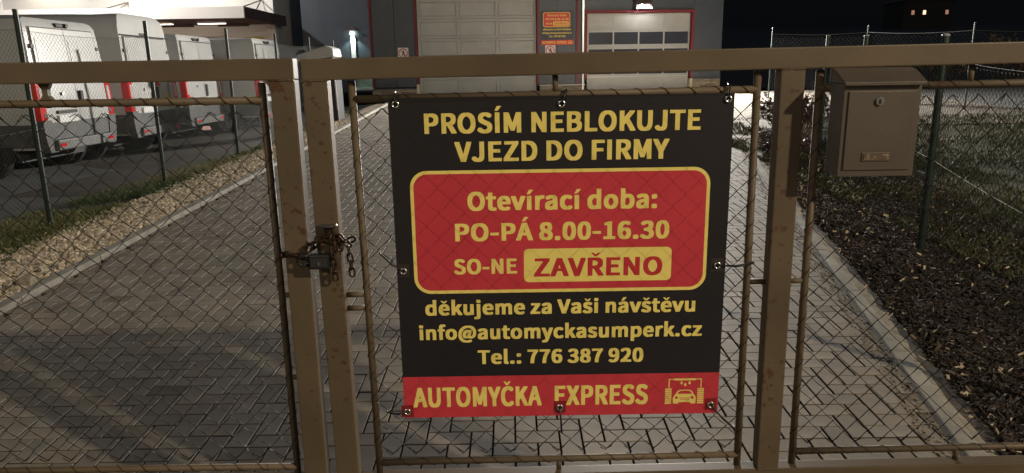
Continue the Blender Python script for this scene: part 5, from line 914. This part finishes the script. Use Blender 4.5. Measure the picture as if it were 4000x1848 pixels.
wb(1.421, 5.389, 0.02, 0.25, 3.92, 5.6, 'wall_panel', m_anth); wb(6.905, 10.499, 0.02, 0.25, 3.47, 5.6, 'wall_panel', m_anth); wb(6.601, 6.904, 0.02, 0.25, PT + 0.03, 5.6, 'wall_panel', m_anth)
wb(0.0, 11.6, 0.60, 9.0, BZ, 5.55, 'building_core', m_anth); wb(-0.1, 11.7, -0.06, 9.1, 5.61, 5.8, 'roof', m_anth)
for (u, z0, z1) in ((0.045, PT + 0.03, 5.6), (1.462, 1.25, 3.86), (5.352, 1.16, 3.86), (6.63, 1.16, 3.9), (6.93, 1.3, 3.47), (10.465, 1.29, 3.47)):
    wb(u - 0.035, u + 0.03, -0.045, 0.12, z0, z1, 'red_trim', m_redtrim)
wb(1.418, 5.392, -0.04, 0.015, 3.86, 3.92, 'red_lintel', m_redtrim); wb(6.886, 10.508, -0.05, 0.015, 3.40, 3.47, 'red_lintel', m_redtrim)
for (u) in (1.46, 10.465): wb(u - 0.045, u + 0.045, -0.05, 0.12, BZ, 1.285 if u > 5 else 1.24, 'trim_base', m_cream)
# stone plinths: courses of split stone
def plinth(u0, u1, z1):
    wb(u0, u1, 0.0, 0.2, BZ - 0.1, z1, 'plinth', m_stonec)
    mb = MB(); z = BZ; tn = []
    while z < z1 - 0.02:
        h = min(0.055, z1 - z); u = u0
        while u < u1 - 0.02:
            L = min(0.12 + 0.22 * rng.random(), u1 - u); d = 0.012 + 0.03 * rng.random()
            mb.bb(u + .003, u + L - .003, -d, 0.01, z + .003 - BZ, z + h - .003 - BZ); tn += [0.55 + 0.65 * rng.random()] * 8; u += L
        z += h
    o = mb.build('stone_courses', m_stonec, wash); a = o.data.color_attributes.new('tone', 'FLOAT_COLOR', 'POINT')
    a.data.foreach_set('color', np.array([[t, t, t, 1] for t in tn], np.float32).ravel()); o['kind'] = 'stuff'
    wb(u0 - 0.0, u1 + 0.0, -0.07, 0.0 + 0.2, z1 + 0.002, z1 + 0.028, 'drip_ledge', m_anth if u0 < 5 or u0 > 8 else m_trim)
plinth(0.0, 1.415, 1.10); plinth(5.40, 6.90, 1.13); plinth(10.515, 11.47, 1.27)
wb(6.79, 6.84, -0.11, -0.05, BZ + 0.05, 5.6, 'downpipe', m_alu)
# left garage door: five sections with three pressed fields each
gd = wb(1.505, 5.31, 0.14, 0.20, BZ + 0.01, 3.855, 'garage_door', m_door)
for k in range(5):
    z0 = BZ + 0.02 + 0.600 * k; z1 = z0 + 0.585
    wb(1.51, 5.305, 0.09, 0.138, z0, z0 + 0.075, 'section_rail', m_door, gd); wb(1.51, 5.305, 0.09, 0.138, z1 - 0.075, z1, 'section_rail', m_door, gd)
    for c in range(4):
        a = 1.51 + c * 1.245; wb(a, a + (0.10 if c < 3 else 0.06), 0.09, 0.138, z0 + 0.0755, z1 - 0.0755, 'section_stile', m_door, gd)
    for c in range(3):
        a = 1.6105 + c * 1.245; wb(a + 0.012, a + 1.132, 0.112, 0.136, z0 + 0.088, z1 - 0.088, 'door_field', m_door, gd, 0.004)
# right garage door: glazed aluminium sections
gd2 = wb(6.985, 10.41, 0.14, 0.20, BZ + 0.03, 3.395, 'garage_door', m_door)
rows = [(BZ + 0.03, 1.385, 'solid'), (1.395, 1.86, 'glass'), (1.87, 2.335, 'glass'), (2.345, 2.87, 'glass'), (2.88, 3.39, 'solid')]
for (z0, z1, kd) in rows:
    wb(6.99, 10.405, 0.105, 0.138, z0, z0 + 0.07, 'section_rail', m_door, gd2); wb(6.99, 10.405, 0.105, 0.138, z1 - 0.07, z1, 'section_rail', m_door, gd2)
    for c in range(5):
        u = 6.99 + c * 0.8425; wb(u, u + 0.045, 0.104, 0.138, z0 + 0.0705, z1 - 0.0705, 'mullion', m_door, gd2)
    for c in range(4):
        u = 6.99 + c * 0.8425 + 0.0455; wb(u, u + 0.796, 0.122, 0.137, z0 + 0.0705, z1 - 0.0705, 'pane' if kd == 'glass' else 'solid_field', m_dglass if kd == 'glass' else m_door, gd2)
wb(6.99, 10.405, 0.085, 0.104, 1.37, 1.392, 'ledge', m_alu, gd2)
mbs = MB()
strip = wb(6.99, 10.405, 0.08, 0.10, BZ, BZ + 0.05, 'warning_strip', m_cream, gd2)
for k in range(16):
    u = 7.02 + k * 0.21; MB().prism([(u, 0.003), (u + 0.09, 0.003), (u + 0.14, 0.047), (u + 0.05, 0.047)], 0.0765, 0.0795, lambda p, q, h: (p, h, q)).build('red_stripe', m_redtrim, strip)
# wall sign
m_wbk = mat('sign_navy', (0.02, 0.022, 0.04), 0.4); m_wye = mat('sign_yellow', (0.75, 0.55, 0.10), 0.45); m_wrd = mat('sign_red', (0.55, 0.04, 0.04), 0.45)
sign = thing('wall_sign', 'small opening-hours sign on the dark pillar between the garage doors', 'sign', (0, 0, 0), 0)
ub = Vector((math.cos(BA), math.sin(BA), 0)); nb = Vector((math.sin(BA), -math.cos(BA), 0)); PB = Vector((-4.4, 21.2, 0))
sign.location = PB + ub * 5.985 + nb * 0.004 + Vector((0, 0, 2.42)); sign.rotation_euler = (0, 0, BA)
SW, SH = 1.07, 1.06
MB().bb(-SW / 2, SW / 2, -0.012, 0.0, 0, SH).build('board', m_wbk, sign, bevel=0.003)
def mps(x, z, off): return Vector((x - SW / 2, -0.0125 - off, z))
rrect(0.075, 0.955, 0.55, 1.01, 0.06, m_wye, sign, mps, 0.002, 'panel_border', nx=8, nz=4); rrect(0.095, 0.935, 0.57, 0.99, 0.05, m_wrd, sign, mps, 0.004, 'red_panel', nx=8, nz=4)
text('Otevírací doba:', 0.21, 0.85, 0.885, 0.065, m_wye, sign, mps, 0.006); text('PO-PÁ 8.00-16.30', 0.16, 0.90, 0.765, 0.065, m_wye, sign, mps, 0.006)
text('SO-NE', 0.17, 0.37, 0.635, 0.055, m_wye, sign, mps, 0.006); rrect(0.395, 0.905, 0.595, 0.725, 0.03, m_wye, sign, mps, 0.006, 'closed_field', nx=6, nz=2)
text('ZAVŘENO', 0.435, 0.87, 0.625, 0.07, m_wrd, sign, mps, 0.008)
text('děkujeme za Vaši návštěvu', 0.075, 0.98, 0.455, 0.055, m_wye, sign, mps, 0.002); text('info@automyckasumperk.cz', 0.05, 1.01, 0.345, 0.055, m_wye, sign, mps, 0.002); text('Tel.: 776 387 920', 0.25, 0.80, 0.24, 0.055, m_wye, sign, mps, 0.002)
rrect(0.0, SW, 0.0, 0.15, 0.0005, m_wrd, sign, mps, 0.002, 'red_band', nx=4, nz=2)
text('AUTOMYČKA', 0.04, 0.48, 0.04, 0.075, m_wye, sign, mps, 0.004); text('EXPRESS', 0.52, 0.83, 0.04, 0.075, m_wye, sign, mps, 0.004); wash_logo(0.88, 1.03, 0.03, 0.13, m_wye, sign, mps, 0.004)
# no-pedestrians plates
m_pwhite = mat('plate_white', (0.7, 0.68, 0.66), 0.5); m_pred = mat('plate_red', (0.5, 0.02, 0.03), 0.5); m_pblk = mat('plate_black', (0.01, 0.01, 0.01), 0.5)
def no_walk(u, z, label):
    t = thing('no_pedestrians_sign', label, 'sign', PB + ub * u + nb * 0.004 + Vector((0, 0, z)), BA, 'no pedestrians signs')
    MB().bb(0, 0.33, -0.006, 0, 0, 0.33).build('plate', m_pwhite, t)
    mp = lambda x, zz, off: Vector((x, -0.0065 - off, zz)); c = 0.165
    shape([circle(c, c, 0.148, 28), circle(c, c, 0.122, 28)], m_pred, t, mp, 0.001, 'ring')
    man = [(c - .02, c + .03), (c - .055, c - .01), (c - .043, c - .02), (c - .008, c + .01), (c - .018, c - .03), (c - .05, c - .095), (c - .03, c - .10), (c + .003, c - .04), (c + .022, c - .06), (c + .04, c - .105), (c + .06, c - .098), (c + .042, c - .045), (c + .018, c - .01), (c + .022, c + .02), (c + .055, c - .005), (c + .062, c + .008), (c + .022, c + .05), (c - .005, c + .055)]
    shape([man], m_pblk, t, mp, 0.001, 'walking_figure'); shape([circle(c + .012, c + .078, .019, 12)], m_pblk, t, mp, 0.001, 'figure_head')
    shape([[(c - .10, c + .085), (c - .085, c + .10), (c + .10, c - .085), (c + .085, c - .10)]], m_pred, t, mp, 0.002, 'slash')
no_walk(0.865, 2.06, 'square no-pedestrians sign left of the left garage door'); no_walk(5.59, 2.08, 'square no-pedestrians sign below the wall sign')
flush_pending()
# the floodlight over the right door
fl = thing('floodlight', 'lit floodlight over the right garage door', 'lamp', PB + ub * 8.73 + nb * 0.30 + Vector((0, 0, 3.66)), BA)
m_flood = mat('flood_glass', (1, 1, 1), 0.3, emit=(1.0, 0.97, 0.93), estr=160.0)
tlt = Matrix.Rotation(R(-24), 3, 'X')
MB().box((0, 0.03, 0.01), (0.52, 0.10, 0.36), m=tlt).build('housing', m_lampoff, fl, bevel=0.012)
MB().box((0, -0.022, -0.012), (0.48, 0.006, 0.32), m=tlt).build('lit_glass', m_flood, fl)
MB().tube([(-0.28, 0.04, 0), (-0.28, 0.28, 0.05), (0.28, 0.28, 0.05), (0.28, 0.04, 0)], 0.012, 6).build('bracket', m_lampoff, fl)
ld = bpy.data.lights.new('floodlight_beam', 'SPOT'); ld.energy = FLOOD_W; ld.color = (1.0, 0.945, 0.86); ld.spot_size = R(178); ld.spot_blend = 0.55; ld.shadow_soft_size = 0.10
lo = link(bpy.data.objects.new('floodlight_beam', ld)); lo.parent = fl; lo.location = (0, -0.07, -0.04); lo.rotation_euler = (R(-80), 0, 0)

# ------------------------------------------------------------------ low dark wing with its small lamp
wing = thing('side_wing', 'low dark wing between the white hall and the car wash', 'building', (-8.4, 28.0, 0.85))
MB().bb(0, 6.2, 0, 5, 0, 4.6).build('wall', m_anth, wing); MB().bb(-0.1, 6.3, -0.1, 5.1, 4.6, 4.75).build('roof', m_anth, wing)
m_greenlit = mat('green_lit_wall_tint', (0.40, 0.50, 0.42), 0.6, c2=(0.32, 0.42, 0.33), scale=6)  # green lamplight on the wall base is put into this colour
MB().bb(2.0, 3.75, -0.06, -0.002, 0.15, 0.62).build('pale_base_panel', m_greenlit, wing); MB().bb(1.98, 3.78, -0.13, -0.002, 0.08, 0.145).build('sill', m_trim, wing)
MB().bb(1.96, 2.14, -0.10, -0.002, 0.63, 2.25).build('pilaster', m_trim, wing)
wl = thing('wall_lamp', 'small greenish lamp lighting a white pilaster between hall and car wash', 'lamp', (-6.35, 27.9, 3.28))
mb = MB(); mb.add([(-.28, -.22, 0), (.28, -.22, 0), (.28, .1, 0.0), (-.28, .1, 0.0), (-.06, -.03, .16), (.06, -.03, .16), (.06, .1, .16), (-.06, .1, .16)], [(0, 3, 2, 1), (4, 5, 6, 7), (0, 1, 5, 4), (1, 2, 6, 5), (2, 3, 7, 6), (3, 0, 4, 7)]); mb.build('shade', m_lampoff, wl)
MB().lathe([(0.02, -0.15), (0.07, -0.13), (0.085, -0.08), (0.06, -0.02)], 14, (0, -0.08, 0)).build('bulb', mat('green_white_lamp', (1, 1, 1), 0.4, emit=(0.72, 1.0, 0.88), estr=26.0), wl)
ld = bpy.data.lights.new('wall_lamp_light', 'SPOT'); ld.energy = 90; ld.color = (0.70, 1.0, 0.86); ld.spot_size = R(120); ld.spot_blend = 0.5; ld.shadow_soft_size = 0.05
lo = link(bpy.data.objects.new('wall_lamp_light', ld)); lo.parent = wl; lo.location = (0, -0.12, -0.18)

# ------------------------------------------------------------------ far house with lit windows on the hill
hx, hy = 84.0, 150.0; hz = gz(hx, hy) - 0.2
house = thing('house', 'far dark house with small lit windows on the hillside', 'house', (hx, hy, hz))
m_hwall = mat('far_wall', (0.05, 0.045, 0.04), 0.8, c2=(0.04, 0.036, 0.032), scale=1); m_hroof = mat('far_roof', (0.10, 0.05, 0.04), 0.8)
MB().bb(-5, 5, -4, 4, -1, 5.2).build('wall', m_hwall, house)
mb = MB(); mb.prism([(-5.4, 5.2), (5.4, 5.2), (0, 8.6)], -4.4, 4.4, lambda a, b, h: (a, h, b)); mb.build('roof', m_hroof, house)
m_winlit = mat('lit_window', (1, .8, .5), 0.5, emit=(1.0, 0.70, 0.42), estr=1.6); m_windim = mat('dim_window', (1, .6, .4), 0.5, emit=(1.0, 0.45, 0.28), estr=0.35)
for (x, m) in ((-3.2, m_windim), (-0.9, m_winlit), (3.6, m_windim)):
    wnd = MB().bb(x - 0.34, x + 0.34, -4.06, -4.005, 2.5, 3.4).build('window', m_trim, house); MB().bb(x - 0.28, x + 0.28, -4.09, -4.065, 2.56, 3.34).build('pane', m, wnd)

# ------------------------------------------------------------------ street lamps behind the viewer
def street_lamp(x, y, h, aim, power, label):
    t = thing('street_lamp', label, 'street lamp', (x, y, -0.3), group='street lamps along the road in front of the gate')
    d = (Vector(aim) - Vector((x, y, 0))); d.z = 0; d.normalize()
    MB().tube([(0, 0, 0), (0, 0, 1.2), (0, 0, h - 0.4)], [0.07, 0.06, 0.045], 12).build('pole', m_alu, t, smooth=True)
    MB().tube([(0, 0, h - 0.42), (d.x * .3, d.y * .3, h + .08), (d.x * 1.0, d.y * 1.0, h + 0.2)], 0.03, 8).build('arm', m_alu, t, smooth=True)
    hd = MB().lathe([(0.05, 0.10), (0.16, 0.06), (0.20, 0.0), (0.19, -0.02)], 16, (d.x * 1.2, d.y * 1.2, h + 0.16)).build('head', m_lampoff, t)
    MB().lathe([(0.17, -0.021), (0.15, -0.06), (0.08, -0.085)], 16, (d.x * 1.2, d.y * 1.2, h + 0.16)).build('lit_lens', mat('sodium_lens', (1, .8, .5), 0.4, emit=(1.0, 0.72, 0.40), estr=20.0), hd)
    ld = bpy.data.lights.new('street_light', 'POINT'); ld.energy = power; ld.color = (1.0, 0.85, 0.62); ld.shadow_soft_size = 0.16
    lo = link(bpy.data.objects.new('street_light', ld)); lo.parent = t; lo.location = (d.x * 1.2, d.y * 1.2, h - 0.16)
street_lamp(9.9, -7.3, 7.2, (1, 0, 0), STREET_A_W, 'street lamp across the road, to the right of the gate')
street_lamp(-7.5, -9.5, 6.4, (-1, 0, 0), STREET_B_W, 'street lamp across the road, to the left of the gate')
